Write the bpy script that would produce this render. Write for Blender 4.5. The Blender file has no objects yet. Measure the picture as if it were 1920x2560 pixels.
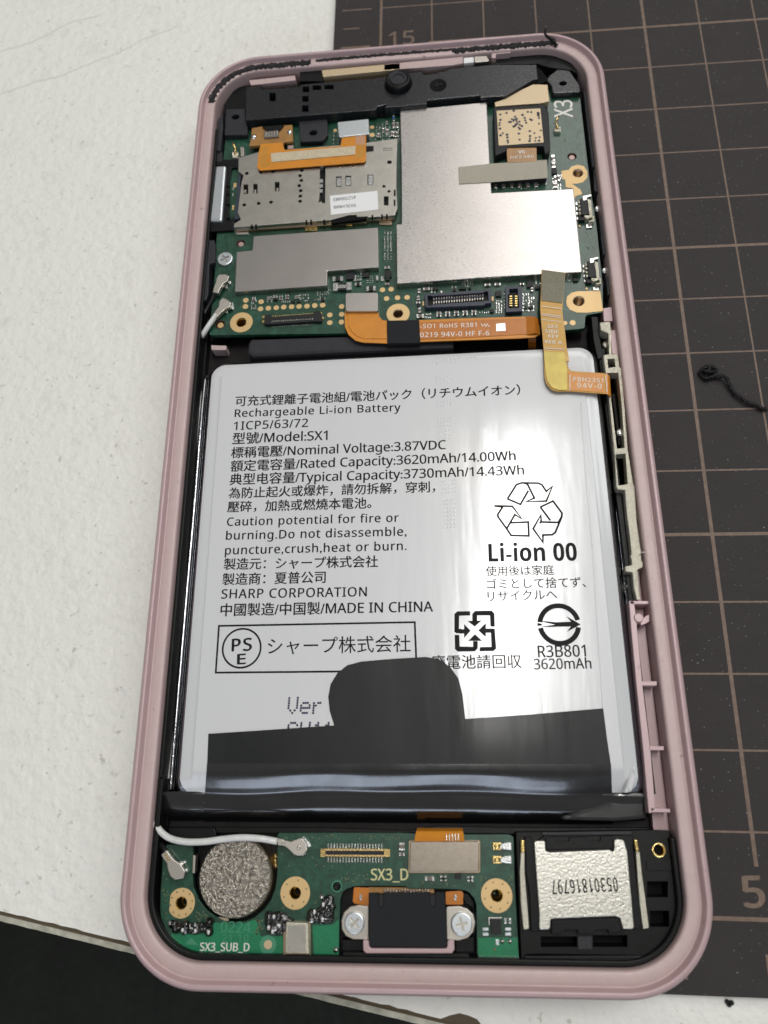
import bpy, bmesh, math, random
from mathutils import Vector, Matrix
from mathutils.geometry import tessellate_polygon
random.seed(7)
sc = bpy.context.scene
COL = sc.collection
K = 0.1                      # the scene is written in millimetres; one Blender unit is one centimetre
sc.unit_settings.scale_length = 0.01

# ------------------------------------------------------------------ camera
F = 1879.99
CP = (6.163784, -49.122639, 108.272514)
RX = (0.9961488, -0.0038693, -0.0875933)
RY = (-0.0321287, -0.9456454, -0.3236085)
RZ = (-0.0815800, 0.3251765, -0.9421279)
cam = bpy.data.cameras.new('camera'); co = bpy.data.objects.new('camera', cam); COL.objects.link(co)
cam.sensor_fit = 'VERTICAL'; cam.sensor_height = 24; cam.lens = F / 2560 * 24
cam.clip_start = 0.1; cam.clip_end = 2000
co.matrix_world = Matrix(((RX[0], -RY[0], -RZ[0], CP[0]*K), (RX[1], -RY[1], -RZ[1], CP[1]*K),
                          (RX[2], -RY[2], -RZ[2], CP[2]*K), (0, 0, 0, 1)))
cam.dof.use_dof = True; cam.dof.focus_distance = 11.0; cam.dof.aperture_fstop = 0.19
sc.camera = co
sc.view_settings.view_transform = 'Standard'; sc.view_settings.look = 'None'
sc.view_settings.exposure = 0.0; sc.view_settings.gamma = 1

# ------------------------------------------------------------------ room light
w = bpy.data.worlds.new('World'); sc.world = w; w.use_nodes = True
wn = w.node_tree.nodes; wl = w.node_tree.links
tc = wn.new('ShaderNodeTexCoord'); sx = wn.new('ShaderNodeSeparateXYZ'); mr = wn.new('ShaderNodeMapRange')
cr = wn.new('ShaderNodeMix'); cr.data_type = 'RGBA'
wl.new(tc.outputs['Generated'], sx.inputs[0]); wl.new(sx.outputs[2], mr.inputs[0])
mr.inputs[1].default_value = 0.0; mr.inputs[2].default_value = 0.7
cr.inputs[6].default_value = (0.07, 0.068, 0.065, 1); cr.inputs[7].default_value = (0.27, 0.266, 0.255, 1)
wl.new(mr.outputs[0], cr.inputs[0]); wl.new(cr.outputs[2], wn['Background'].inputs[0])
wn['Background'].inputs[1].default_value = 1.0

def area(name, loc, target, sx_, sy_, power, col, rot=None):
    l = bpy.data.lights.new(name, 'AREA'); l.shape = 'RECTANGLE'; l.size = sx_; l.size_y = sy_
    l.energy = power; l.color = col
    o = bpy.data.objects.new(name, l); COL.objects.link(o); o.location = loc
    o.rotation_euler = rot if rot else (Vector(target)-Vector(loc)).to_track_quat('-Z', 'Y').to_euler()
    return o
# two fluorescent tubes of the ceiling fitting above the bench, running away from the viewer
area('ceiling_tube', (13, 34, 150), None, 4, 66, 62000, (1.0, 0.98, 0.95), (0, 0, math.radians(-7)))
area('ceiling_tube', (21, 34, 150), None, 2.5, 66, 22000, (1.0, 0.98, 0.95), (0, 0, math.radians(-7)))
area('ceiling_panel', (110, 60, 150), (0, 0, 0), 70, 120, 95000, (0.97, 0.99, 1.0))
area('ceiling_fitting', (44, 145, 150), None, 50, 100, 62000, (1.0, 0.97, 0.94), (0, 0, 0.1))
area('window', (-20, -190, 95), (0, 0, 0), 100, 45, 69000, (0.72, 0.82, 1.0))
area('warm_bulb', (3.5, 62, 150), (0, 0, 0), 6, 6, 900, (1.0, 0.72, 0.40))

# ------------------------------------------------------------------ photograph point -> point of a level plane at height z (mm)
CROP = {'A': (480, 40, 3.1904), 'B': (960, 40, 2.8603), 'C': (500, 400, 3.1904), 'D': (980, 400, 2.8603),
        'E': (300, 1700, 2.9625), 'F': (300, 2040, 2.9625), 'G': (760, 2000, 2.9625), 'H': (1240, 1960, 2.8603),
        'I': (480, 820, 2.6758), 'J': (1050, 780, 2.6758), 'K': (480, 1360, 2.6758), 'L': (1050, 1360, 2.6758),
        'M': (780, 0, 1.4553), 'N': (1480, 600, 2.765), 'O': (1600, 1400, 1.9066), 'Q': (0, 2200, 2.37),
        'S': (300, 600, 4.1475), 'T': (480, 260, 5.03), 'A2': (560, 480, 3.6065), 'B2': (560, 680, 3.6065),
        'C2': (1000, 660, 3.6065), 'D2': (1380, 200, 4.0944), 'E2': (820, 260, 8.295), 'W': (0, 0, 0.86406), 'P': (0, 0, 1.0)}
def U(c, x, y, z):
    ox, oy, s = CROP[c]
    u = (ox + x / s - 960) / F; v = (oy + y / s - 1280) / F
    d = [RX[i]*u + RY[i]*v + RZ[i] for i in range(3)]
    t = (z - CP[2]) / d[2]
    return (CP[0] + t*d[0], CP[1] + t*d[1])
def pg(c, z, *a):
    return [U(c, a[i], a[i+1], z) for i in range(0, len(a), 2)]
def rc(c, z, x0, y0, x1, y1):
    return pg(c, z, x0, y0, x1, y0, x1, y1, x0, y1)
def span(c, x, y, r, z):           # size in mm of r crop pixels at that place
    a = U(c, x - r, y, z); b = U(c, x + r, y, z)
    return math.dist(a, b) / 2

# ------------------------------------------------------------------ materials
MATS = {}
def mat(name, col, rough=0.5, metal=0.0, bump=0.0, bscale=60, var=0.0, vscale=8, coat=0.0, spec=0.5, stretch=None, col2=None, aniso=0.0, dist=0.004, trans=0.0):
    m = bpy.data.materials.new(name); m.use_nodes = True
    nt = m.node_tree; b = nt.nodes['Principled BSDF']; L = nt.links
    c = (*col, 1)
    b.inputs['Base Color'].default_value = c; b.inputs['Roughness'].default_value = rough
    b.inputs['Metallic'].default_value = metal; b.inputs['Coat Weight'].default_value = coat
    b.inputs['Coat Roughness'].default_value = 0.12; b.inputs['Specular IOR Level'].default_value = spec
    if aniso: b.inputs['Anisotropic'].default_value = aniso
    if trans: b.inputs['Transmission Weight'].default_value = trans
    g = nt.nodes.new('ShaderNodeNewGeometry'); mp = nt.nodes.new('ShaderNodeMapping')
    L.new(g.outputs['Position'], mp.inputs[0])
    if stretch: mp.inputs['Scale'].default_value = stretch
    if bump:
        n = nt.nodes.new('ShaderNodeTexNoise'); n.inputs['Scale'].default_value = bscale; n.inputs['Detail'].default_value = 4
        L.new(mp.outputs[0], n.inputs['Vector'])
        bm = nt.nodes.new('ShaderNodeBump'); bm.inputs['Strength'].default_value = bump; bm.inputs['Distance'].default_value = dist
        L.new(n.outputs[0], bm.inputs['Height']); L.new(bm.outputs[0], b.inputs['Normal'])
        if coat: L.new(bm.outputs[0], b.inputs['Coat Normal'])
        rr = nt.nodes.new('ShaderNodeMapRange'); rr.inputs[1].default_value = 0.3; rr.inputs[2].default_value = 0.7
        rr.inputs[3].default_value = max(rough - 0.06, 0.02); rr.inputs[4].default_value = min(rough + 0.08, 1)
        L.new(n.outputs[0], rr.inputs[0]); L.new(rr.outputs[0], b.inputs['Roughness'])
    if var:
        n2 = nt.nodes.new('ShaderNodeTexNoise'); n2.inputs['Scale'].default_value = vscale; n2.inputs['Detail'].default_value = 6
        n2.inputs['Roughness'].default_value = 0.65
        L.new(g.outputs['Position'], n2.inputs['Vector'])
        mx = nt.nodes.new('ShaderNodeMix'); mx.data_type = 'RGBA'
        c2 = (*col2, 1) if col2 else (col[0]*(1-var), col[1]*(1-var), col[2]*(1-var), 1)
        mx.inputs[6].default_value = c2; mx.inputs[7].default_value = c
        r2 = nt.nodes.new('ShaderNodeMapRange'); r2.inputs[1].default_value = 0.35; r2.inputs[2].default_value = 0.62
        L.new(n2.outputs[0], r2.inputs[0]); L.new(r2.outputs[0], mx.inputs[0]); L.new(mx.outputs[2], b.inputs['Base Color'])
    MATS[name] = m
    return m
mat('pink', (0.52, 0.372, 0.38), 0.36, 0.1, 0.25, 90, 0.04, 5, dist=0.002)
mat('pink_ledge', (0.53, 0.40, 0.39), 0.45, 0.05, 0.6, 45, 0.05, 7, dist=0.004)
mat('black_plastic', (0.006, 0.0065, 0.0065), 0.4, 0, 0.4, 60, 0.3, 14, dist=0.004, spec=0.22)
mat('grey_plastic', (0.026, 0.027, 0.032), 0.45, 0, 0.35, 120, 0.25, 8, dist=0.003, spec=0.35)
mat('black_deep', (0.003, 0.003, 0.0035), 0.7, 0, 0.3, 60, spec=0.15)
mat('floor_metal', (0.016, 0.013, 0.013), 0.55, 0.2, 0.3, 40, 0.5, 5, spec=0.2)
mat('pcb', (0.010, 0.062, 0.034), 0.33, 0, 0.25, 70, 0.35, 10, coat=0.35, dist=0.002)
mat('pcb_bright', (0.008, 0.20, 0.085), 0.3, 0, 0.2, 70, 0.2, 6, coat=0.4, dist=0.002)
mat('pcb_trace', (0.012, 0.085, 0.048), 0.3, 0, coat=0.35)
mat('pcb_edge', (0.10, 0.13, 0.06), 0.6)
mat('gold', (0.66, 0.46, 0.22), 0.42, 0.35, 0.2, 80)
mat('gold_metal', (0.83, 0.62, 0.25), 0.22, 1.0, 0.3, 60)
mat('shield', (0.57, 0.54, 0.52), 0.30, 1.0, 0.12, 80, 0.05, 1.5, stretch=(0.3, 1.5, 1), dist=0.0007)
mat('shield_smooth', (0.53, 0.50, 0.475), 0.30, 1.0, 0, 30, 0.07, 1.5)
mat('bracket_black', (0.014, 0.015, 0.018), 0.30, 0, 0.35, 25, 0.2, 8, dist=0.004, spec=0.5)
mat('sim_steel', (0.55, 0.53, 0.48), 0.34, 1.0, 0.3, 80, 0.12, 5, dist=0.002)
mat('dull_steel', (0.50, 0.47, 0.42), 0.42, 1.0, 0.3, 100, dist=0.002)
mat('bright_steel', (0.75, 0.76, 0.76), 0.25, 1.0, 0.2, 60)
mat('zinc', (0.66, 0.70, 0.72), 0.33, 0.85, 0.3, 60)
mat('cast_metal', (0.80, 0.76, 0.62), 0.34, 0.75, 1.0, 110, 0.2, 30, dist=0.012)
mat('grainy_steel', (0.64, 0.625, 0.56), 0.32, 0.92, 0.7, 34, dist=0.005)
mat('foam_silver', (0.52, 0.48, 0.41), 0.22, 1.0, 1.0, 24, 0.5, 24, col2=(0.24, 0.21, 0.17), dist=0.05)
mat('dark_gold', (0.40, 0.27, 0.07), 0.3, 1.0, 0.3, 60)
mat('bronze', (0.33, 0.29, 0.24), 0.32, 0.95, 0.3, 50, 0.12, 12, dist=0.002)
mat('copper_rim', (0.42, 0.32, 0.22), 0.35, 1.0, 0.2, 40)
mat('flex_orange', (0.66, 0.25, 0.02), 0.32, 0, 0.2, 18, 0.12, 4, coat=0.25)
mat('flex_orange_deep', (0.52, 0.17, 0.015), 0.32, 0, 0.2, 18, 0.12, 4, coat=0.25)
mat('flex_yellow', (0.56, 0.29, 0.015), 0.32, 0, 0.2, 18, 0.12, 4, coat=0.2)
mat('flex_brown', (0.38, 0.19, 0.05), 0.35, 0, 0.3, 30, 0.2, 9, coat=0.3)
mat('stiffener_gold', (0.42, 0.33, 0.09), 0.38, 0.5, 0.4, 90, 0.2, 5)
mat('stiffener_grey', (0.26, 0.24, 0.17), 0.6, 0.1, 0.6, 140, 0.5, 60)
mat('stiffener_pale', (0.60, 0.52, 0.36), 0.5, 0.1, 0.4, 140, 0.2, 25)
mat('bracket_beige', (0.60, 0.47, 0.30), 0.38, 0.3, 0.2, 60)
mat('white_print', (0.75, 0.73, 0.68), 0.5)
mat('yellow_print', (0.62, 0.58, 0.30), 0.5)
mat('faint_print', (0.05, 0.24, 0.14), 0.5)
mat('black_print', (0.008, 0.008, 0.008), 0.6, spec=0.2)
mat('violet_print', (0.035, 0.022, 0.07), 0.5)
mat('tape_black', (0.011, 0.013, 0.013), 0.42, 0, 0.25, 0.9, 0.2, 4, coat=0.12, dist=0.03, spec=0.25, stretch=(1.6, 0.35, 1))
mat('tape_gloss', (0.008, 0.008, 0.009), 0.24, 0, 0.10, 3, coat=1.0, dist=0.02)
mat('tape_matte', (0.014, 0.015, 0.017), 0.75, 0, 0.4, 150, dist=0.003, spec=0.25)
mat('foam_grey', (0.030, 0.030, 0.036), 0.8, 0, 0.5, 140, 0.2, 10)
mat('label_white', (0.80, 0.81, 0.80), 0.45)
mat('cable_white', (0.72, 0.73, 0.71), 0.32, 0, 0.2, 20, 0.15, 14)
mat('cable_black', (0.012, 0.012, 0.012), 0.3)
mat('connector_navy', (0.028, 0.034, 0.055), 0.4, 0, 0.2, 60)
mat('chip_black', (0.014, 0.014, 0.015), 0.45, spec=0.3)
mat('glue', (0.002, 0.002, 0.002), 0.10, 0, 0.9, 14, coat=1.0, dist=0.03)
mat('ceramic_brown', (0.16, 0.13, 0.11), 0.4)
mat('mesh_tape', (0.42, 0.39, 0.32), 0.5, 0.5, 0.3, 60)
mat('seam_foil', (0.40, 0.41, 0.43), 0.14, 1.0, 0.3, 8, dist=0.02)
mat('residue', (0.008, 0.008, 0.009), 0.35, 0, 1.0, 60, dist=0.03)
mat('desk_grime', (0.60, 0.59, 0.52), 0.7, var=0.3, vscale=12, col2=(0.72, 0.715, 0.665))
mat('desk_edge', (0.50, 0.49, 0.40), 0.5, 0, 0.5, 10, 0.4, 6)
mat('desk_glue', (0.09, 0.065, 0.04), 0.8, 0, 0.8, 12)
mat('floor_dark', (0.005, 0.010, 0.004), 0.7, 0, 0.3, 1.5, 0.6, 0.3)
mat('mat_line', (0.19, 0.13, 0.095), 0.6, 0, 0.3, 60, 0.3, 9)
mat('solder', (0.70, 0.70, 0.68), 0.22, 1.0, 0.5, 40)
mat('red_ring', (0.055, 0.02, 0.014), 0.4)
mat('pad_pink', (0.45, 0.33, 0.30), 0.4, 0.3)
mat('blue_part', (0.02, 0.10, 0.28), 0.4)
mat('battery_foil', (0.34, 0.35, 0.385), 0.18, 1.0, 0.25, 3, dist=0.02)
mat('battery_side', (0.68, 0.69, 0.70), 0.2, 0.6, 0.3, 6)

def rewire(name, fn):
    m = MATS[name]; nt = m.node_tree; fn(nt, nt.nodes['Principled BSDF'], nt.links)
def N_(nt, t, **kw):
    n = nt.nodes.new(t)
    for k, v in kw.items():
        if k in n.inputs: n.inputs[k].default_value = v
        else: setattr(n, k, v)
    return n

def grime(name, dark, k, lo, hi):
    def f(nt, b, L):
        src = b.inputs['Base Color'].links[0].from_socket
        g = N_(nt, 'ShaderNodeNewGeometry'); n = N_(nt, 'ShaderNodeTexNoise', Scale=k, Detail=4.0, Roughness=0.6); L.new(g.outputs['Position'], n.inputs['Vector'])
        m_ = N_(nt, 'ShaderNodeMapRange'); m_.inputs[1].default_value = lo; m_.inputs[2].default_value = hi; L.new(n.outputs[0], m_.inputs[0])
        x = N_(nt, 'ShaderNodeMix', data_type='RGBA'); L.new(m_.outputs[0], x.inputs[0]); L.new(src, x.inputs[6]); x.inputs[7].default_value = (*dark, 1); L.new(x.outputs[2], b.inputs['Base Color'])
    rewire(name, f)
grime('pink', (0.20, 0.12, 0.12), 9.0, 0.70, 0.76); grime('pink_ledge', (0.24, 0.15, 0.13), 11.0, 0.68, 0.75)
grime('tape_black', (0.06, 0.065, 0.065), 30.0, 0.72, 0.80); grime('pcb', (0.02, 0.10, 0.06), 5.0, 0.5, 0.8)
# battery pouch: satin white film with fine emboss dots and soft wrinkles
mat('battery_white', (0.63, 0.64, 0.645), 0.24, 0.0, coat=0.55)
def f(nt, b, L):
    g = N_(nt, 'ShaderNodeNewGeometry')
    n = N_(nt, 'ShaderNodeTexNoise', Scale=130.0, Detail=3.0); L.new(g.outputs['Position'], n.inputs['Vector'])
    mp = N_(nt, 'ShaderNodeMapping'); mp.inputs['Scale'].default_value = (3.0, 0.35, 1); L.new(g.outputs['Position'], mp.inputs[0])
    n2 = N_(nt, 'ShaderNodeTexNoise', Scale=0.9, Detail=3.0); L.new(mp.outputs[0], n2.inputs['Vector'])
    b1 = N_(nt, 'ShaderNodeBump', Strength=0.35, Distance=0.0010); L.new(n.outputs[0], b1.inputs['Height'])
    b2 = N_(nt, 'ShaderNodeBump', Strength=0.45, Distance=0.012); L.new(n2.outputs[0], b2.inputs['Height']); L.new(b1.outputs[0], b2.inputs['Normal'])
    L.new(b2.outputs[0], b.inputs['Normal']); L.new(b2.outputs[0], b.inputs['Coat Normal'])
    b.inputs['Coat Roughness'].default_value = 0.09; b.inputs['Coat Weight'].default_value = 1.0; b.inputs['Roughness'].default_value = 0.35
rewire('battery_white', f)
# woven conductive tape
def f(nt, b, L):
    g = N_(nt, 'ShaderNodeNewGeometry')
    wv = N_(nt, 'ShaderNodeTexWave', Scale=11.0); wv.bands_direction = 'X'; L.new(g.outputs['Position'], wv.inputs['Vector'])
    wv2 = N_(nt, 'ShaderNodeTexWave', Scale=11.0); wv2.bands_direction = 'Y'; L.new(g.outputs['Position'], wv2.inputs['Vector'])
    a = N_(nt, 'ShaderNodeMath', operation='ADD'); L.new(wv.outputs[1], a.inputs[0]); L.new(wv2.outputs[1], a.inputs[1])
    bp = N_(nt, 'ShaderNodeBump', Strength=0.6, Distance=0.006); L.new(a.outputs[0], bp.inputs['Height']); L.new(bp.outputs[0], b.inputs['Normal'])
rewire('mesh_tape', f)
# white melamine bench top: orange-peel texture, grey grime and specks
mat('desk', (0.78, 0.775, 0.72), 0.5)
def f(nt, b, L):
    g = N_(nt, 'ShaderNodeNewGeometry')
    n = N_(nt, 'ShaderNodeTexNoise', Scale=6.0, Detail=2.5); L.new(g.outputs['Position'], n.inputs['Vector'])
    bp = N_(nt, 'ShaderNodeBump', Strength=0.9, Distance=0.045); L.new(n.outputs[0], bp.inputs['Height']); L.new(bp.outputs[0], b.inputs['Normal'])
    s1 = N_(nt, 'ShaderNodeTexNoise', Scale=1.7, Detail=10.0, Roughness=0.8); L.new(g.outputs['Position'], s1.inputs['Vector'])
    m1 = N_(nt, 'ShaderNodeMapRange'); m1.inputs[1].default_value = 0.53; m1.inputs[2].default_value = 0.72; L.new(s1.outputs[0], m1.inputs[0])
    s2 = N_(nt, 'ShaderNodeTexNoise', Scale=9.0, Detail=3.0); L.new(g.outputs['Position'], s2.inputs['Vector'])
    m2 = N_(nt, 'ShaderNodeMapRange'); m2.inputs[1].default_value = 0.66; m2.inputs[2].default_value = 0.74; L.new(s2.outputs[0], m2.inputs[0])
    x1 = N_(nt, 'ShaderNodeMix', data_type='RGBA'); x1.inputs[6].default_value = (0.80, 0.795, 0.745, 1); x1.inputs[7].default_value = (0.70, 0.69, 0.63, 1)
    L.new(m1.outputs[0], x1.inputs[0])
    x2 = N_(nt, 'ShaderNodeMix', data_type='RGBA'); L.new(x1.outputs[2], x2.inputs[6]); x2.inputs[7].default_value = (0.42, 0.40, 0.33, 1)
    mm = N_(nt, 'ShaderNodeMath', operation='MULTIPLY'); mm.inputs[1].default_value = 0.6
    L.new(m2.outputs[0], mm.inputs[0]); L.new(mm.outputs[0], x2.inputs[0]); L.new(x2.outputs[2], b.inputs['Base Color'])
rewire('desk', f)
# dark vinyl cutting mat: fine grain, knife cuts, white dust
mat('cutting_vinyl', (0.040, 0.036, 0.040), 0.7, spec=0.25)
def f(nt, b, L):
    g = N_(nt, 'ShaderNodeNewGeometry')
    n = N_(nt, 'ShaderNodeTexNoise', Scale=55.0, Detail=3.0); L.new(g.outputs['Position'], n.inputs['Vector'])
    bp = N_(nt, 'ShaderNodeBump', Strength=0.6, Distance=0.006); L.new(n.outputs[0], bp.inputs['Height'])
    mp = N_(nt, 'ShaderNodeMapping'); mp.inputs['Scale'].default_value = (0.05, 5.0, 1); mp.inputs['Rotation'].default_value = (0, 0, 0.03)
    L.new(g.outputs['Position'], mp.inputs[0])
    c = N_(nt, 'ShaderNodeTexVoronoi', Scale=1.6); c.feature = 'DISTANCE_TO_EDGE'; L.new(mp.outputs[0], c.inputs['Vector'])
    cm = N_(nt, 'ShaderNodeMapRange'); cm.inputs[1].default_value = 0.0; cm.inputs[2].default_value = 0.012; L.new(c.outputs['Distance'], cm.inputs[0])
    b2 = N_(nt, 'ShaderNodeBump', Strength=0.22, Distance=0.008); L.new(cm.outputs[0], b2.inputs['Height']); L.new(bp.outputs[0], b2.inputs['Normal'])
    L.new(b2.outputs[0], b.inputs['Normal'])
    s = N_(nt, 'ShaderNodeTexNoise', Scale=26.0, Detail=2.0); L.new(g.outputs['Position'], s.inputs['Vector'])
    m1 = N_(nt, 'ShaderNodeMapRange'); m1.inputs[1].default_value = 0.69; m1.inputs[2].default_value = 0.76; L.new(s.outputs[0], m1.inputs[0])
    v = N_(nt, 'ShaderNodeTexNoise', Scale=1.6, Detail=8.0, Roughness=0.7); L.new(g.outputs['Position'], v.inputs['Vector'])
    x0 = N_(nt, 'ShaderNodeMix', data_type='RGBA'); x0.inputs[6].default_value = (0.029, 0.0245, 0.025, 1); x0.inputs[7].default_value = (0.046, 0.040, 0.040, 1)
    L.new(v.outputs[0], x0.inputs[0])
    x1 = N_(nt, 'ShaderNodeMix', data_type='RGBA'); L.new(x0.outputs[2], x1.inputs[6]); x1.inputs[7].default_value = (0.22, 0.22, 0.24, 1)
    L.new(m1.outputs[0], x1.inputs[0]); L.new(x1.outputs[2], b.inputs['Base Color'])
rewire('cutting_vinyl', f)

# ------------------------------------------------------------------ object helpers
WL = {}
def thing(name, label, cat, loc, group=None, kind=None):
    o = bpy.data.objects.new(name, None); COL.objects.link(o); o.empty_display_size = 0.2
    o.location = Vector(loc) * K; WL[o] = Vector(loc) * K
    o['label'] = label; o['category'] = cat
    if group: o['group'] = group
    if kind: o['kind'] = kind
    return o
def put(name, me, m, parent, wloc, rot=0, label=None, kind=None):
    o = bpy.data.objects.new(name, me); COL.objects.link(o)
    if m is not None and len(me.materials) == 0:
        for q in (m if isinstance(m, (list, tuple)) else [m]): me.materials.append(MATS[q])
    wloc = Vector(wloc); WL[o] = wloc
    if parent is not None:
        o.parent = parent; o.location = wloc - WL[parent]
    else: o.location = wloc
    o.rotation_euler = (0, 0, rot)
    if label: o['label'] = label
    if kind: o['kind'] = kind
    return o
def add(name, vs, fs, m, parent=None, smooth=False, label=None, kind=None, mi=None):
    x0 = min(v[0] for v in vs); x1 = max(v[0] for v in vs); y0 = min(v[1] for v in vs); y1 = max(v[1] for v in vs); z0 = min(v[2] for v in vs)
    c = Vector(((x0+x1)/2, (y0+y1)/2, z0))
    me = bpy.data.meshes.new(name); me.from_pydata([tuple((Vector(v)-c)*K) for v in vs], [], fs)
    if smooth: me.polygons.foreach_set('use_smooth', [True]*len(me.polygons))
    o = put(name, me, m, parent, c*K, label=label, kind=kind)
    if mi: me.polygons.foreach_set('material_index', mi)
    me.update()
    return o
def tagit(o, label, cat, group=None):
    o['label'] = label; o['category'] = cat
    if group: o['group'] = group
    return o
def ccw(p):
    a = sum(p[i][0]*p[(i+1) % len(p)][1] - p[(i+1) % len(p)][0]*p[i][1] for i in range(len(p)))
    return list(p) if a > 0 else list(p)[::-1]
def fillet(p, r, seg=4):
    if not r: return p
    out = []; n = len(p)
    for i in range(n):
        a, b, c = Vector(p[i-1]), Vector(p[i]), Vector(p[(i+1) % n])
        u = a-b; v = c-b; lu, lv = u.length, v.length
        if lu < 1e-6 or lv < 1e-6: continue
        u /= lu; v /= lv
        cosang = max(-1, min(1, u.dot(v))); ang = math.acos(cosang)
        if ang > 3.0: out.append(tuple(b)); continue
        t = min(r/math.tan(ang/2), lu*0.45, lv*0.45)
        p0 = b+u*t; p1 = b+v*t
        for k in range(seg+1):
            s = k/seg
            q = p0*(1-s)**2 + b*2*s*(1-s) + p1*s*s
            out.append((q.x, q.y))
    return out
def inset(p, d):
    n = len(p); out = []
    for i in range(n):
        a, b, c = Vector(p[i-1]), Vector(p[i]), Vector(p[(i+1) % n])
        e1 = (b-a).normalized(); e2 = (c-b).normalized()
        n1 = Vector((-e1.y, e1.x)); n2 = Vector((-e2.y, e2.x)); m_ = n1+n2
        if m_.length < 1e-6: m_ = n1
        m_.normalize(); k = 1/max(m_.dot(n1), 0.45)
        q = b + m_*d*k; out.append((q.x, q.y))
    return out
def circ(c, r, n=20, ry=None):
    ry = ry or r
    return [(c[0]+r*math.cos(2*math.pi*i/n), c[1]+ry*math.sin(2*math.pi*i/n)) for i in range(n)]
def plate_geo(outer, z0, z1, r=0, bev=0.05, holes=(), seg=4, zf=None):
    o = ccw(fillet(ccw(outer), r, seg)); n = len(o)
    bev = min(bev, (z1-z0)*0.6)
    vs = []; fs = []
    if bev > 0:
        inn = inset(o, bev)
        rings = [(o, z0), (o, z1-bev), (inset(o, bev*0.3), z1-bev*0.3), (inn, z1)]
    else: rings = [(o, z0), (o, z1)]
    for pts, z in rings: vs += [(x, y, z) for x, y in pts]
    for k in range(len(rings)-1):
        for i in range(n):
            j = (i+1) % n; fs.append((k*n+i, k*n+j, (k+1)*n+j, (k+1)*n+i))
    top = (len(rings)-1)*n
    loops = [[Vector((x, y, 0)) for x, y in rings[-1][0]]]; idx = list(range(top, top+n))
    botidx = list(range(0, n)); botloops = [[Vector((x, y, 0)) for x, y in o]]
    for h in holes:
        h = ccw(h); m_ = len(h); s = len(vs)
        vs += [(x, y, z1) for x, y in h] + [(x, y, z0) for x, y in h]
        for i in range(m_):
            j = (i+1) % m_; fs.append((s+j, s+i, s+m_+i, s+m_+j))
        loops.append([Vector((x, y, 0)) for x, y in h][::-1]); idx += list(range(s, s+m_))[::-1]
        botloops.append([Vector((x, y, 0)) for x, y in h][::-1]); botidx += list(range(s+m_, s+2*m_))[::-1]
    def tri(loops, idx, up):
        for t in tessellate_polygon(loops):
            a, b, c = (idx[q] for q in t)
            A, B, C = vs[a], vs[b], vs[c]
            cr_ = (B[0]-A[0])*(C[1]-A[1]) - (B[1]-A[1])*(C[0]-A[0])
            if abs(cr_) < 1e-10: continue
            fs.append((a, b, c) if (cr_ > 0) == up else (a, c, b))
    tri(loops, idx, True); tri(botloops, botidx, False)
    return vs, fs
def plate(name, outer, z0, z1, m, parent=None, r=0, bev=0.05, holes=(), seg=4, label=None, kind=None):
    vs, fs = plate_geo(outer, z0, z1, r, bev, holes, seg)
    return add(name, vs, fs, m, parent, label=label, kind=kind)
def joined(name, geos, m, parent=None, label=None, kind=None, smooth=False):
    vs = []; fs = []
    for v, f_ in geos:
        s = len(vs); vs += v; fs += [tuple(i+s for i in q) for q in f_]
    return add(name, vs, fs, m, parent, label=label, kind=kind, smooth=smooth)
def lathe_geo(c, prof, n=28):
    vs = []; fs = []
    for r, z in prof: vs += [(c[0]+r*math.cos(2*math.pi*i/n), c[1]+r*math.sin(2*math.pi*i/n), z) for i in range(n)]
    for k in range(len(prof)-1):
        for i in range(n):
            j = (i+1) % n; fs.append((k*n+i, k*n+j, (k+1)*n+j, (k+1)*n+i))
    if prof[-1][0] > 1e-4: fs.append(tuple(range((len(prof)-1)*n, len(prof)*n)))
    return vs, fs
def lathe(name, c, prof, m, parent=None, n=28, smooth=True, label=None):
    vs, fs = lathe_geo(c, prof, n)
    o = add(name, vs, fs, m, parent, smooth=smooth, label=label)
    if smooth: o.data.polygons[-1].use_smooth = False
    return o
def rrect(x0, y0, x1, y1, r, seg=10):
    out = []
    for cx, cy, a0 in ((x1-r, y1-r, 0), (x0+r, y1-r, 90), (x0+r, y0+r, 180), (x1-r, y0+r, 270)):
        for k in range(seg+1):
            a = math.radians(a0+90*k/seg); out.append((cx+r*math.cos(a), cy+r*math.sin(a)))
    return out
def loft(name, rect, R, prof, m, parent, cap=False, seg=12, label=None, closed=False):
    x0, y0, x1, y1 = rect; vs = []; fs = []; n = (seg+1)*4
    for d, z, *ex in prof: vs += [(x, y, z) for x, y in rrect(x0+d, y0+d+(ex[0] if ex else 0), x1-d, y1-d, max(R-d, 0.3), seg)]
    for k in range(len(prof)-1):
        for i in range(n):
            j = (i+1) % n; fs.append((k*n+i, k*n+j, (k+1)*n+j, (k+1)*n+i))
    if cap: fs.append(tuple(range((len(prof)-1)*n, len(prof)*n)))
    o = add(name, vs, fs, m, parent, smooth=True, label=label)
    if cap: o.data.polygons[-1].use_smooth = False
    return o
def catmull(pts, sub=8):
    P = [Vector(p) for p in pts]; P = [P[0]*2-P[1]] + P + [P[-1]*2-P[-2]]; out = []
    for i in range(1, len(P)-2):
        for k in range(sub):
            t = k/sub; a, b, c, d = P[i-1], P[i], P[i+1], P[i+2]
            out.append(0.5*((2*b)+(c-a)*t+(2*a-5*b+4*c-d)*t*t+(3*b-a-3*c+d)*t**3))
    out.append(P[-2]); return out
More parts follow.
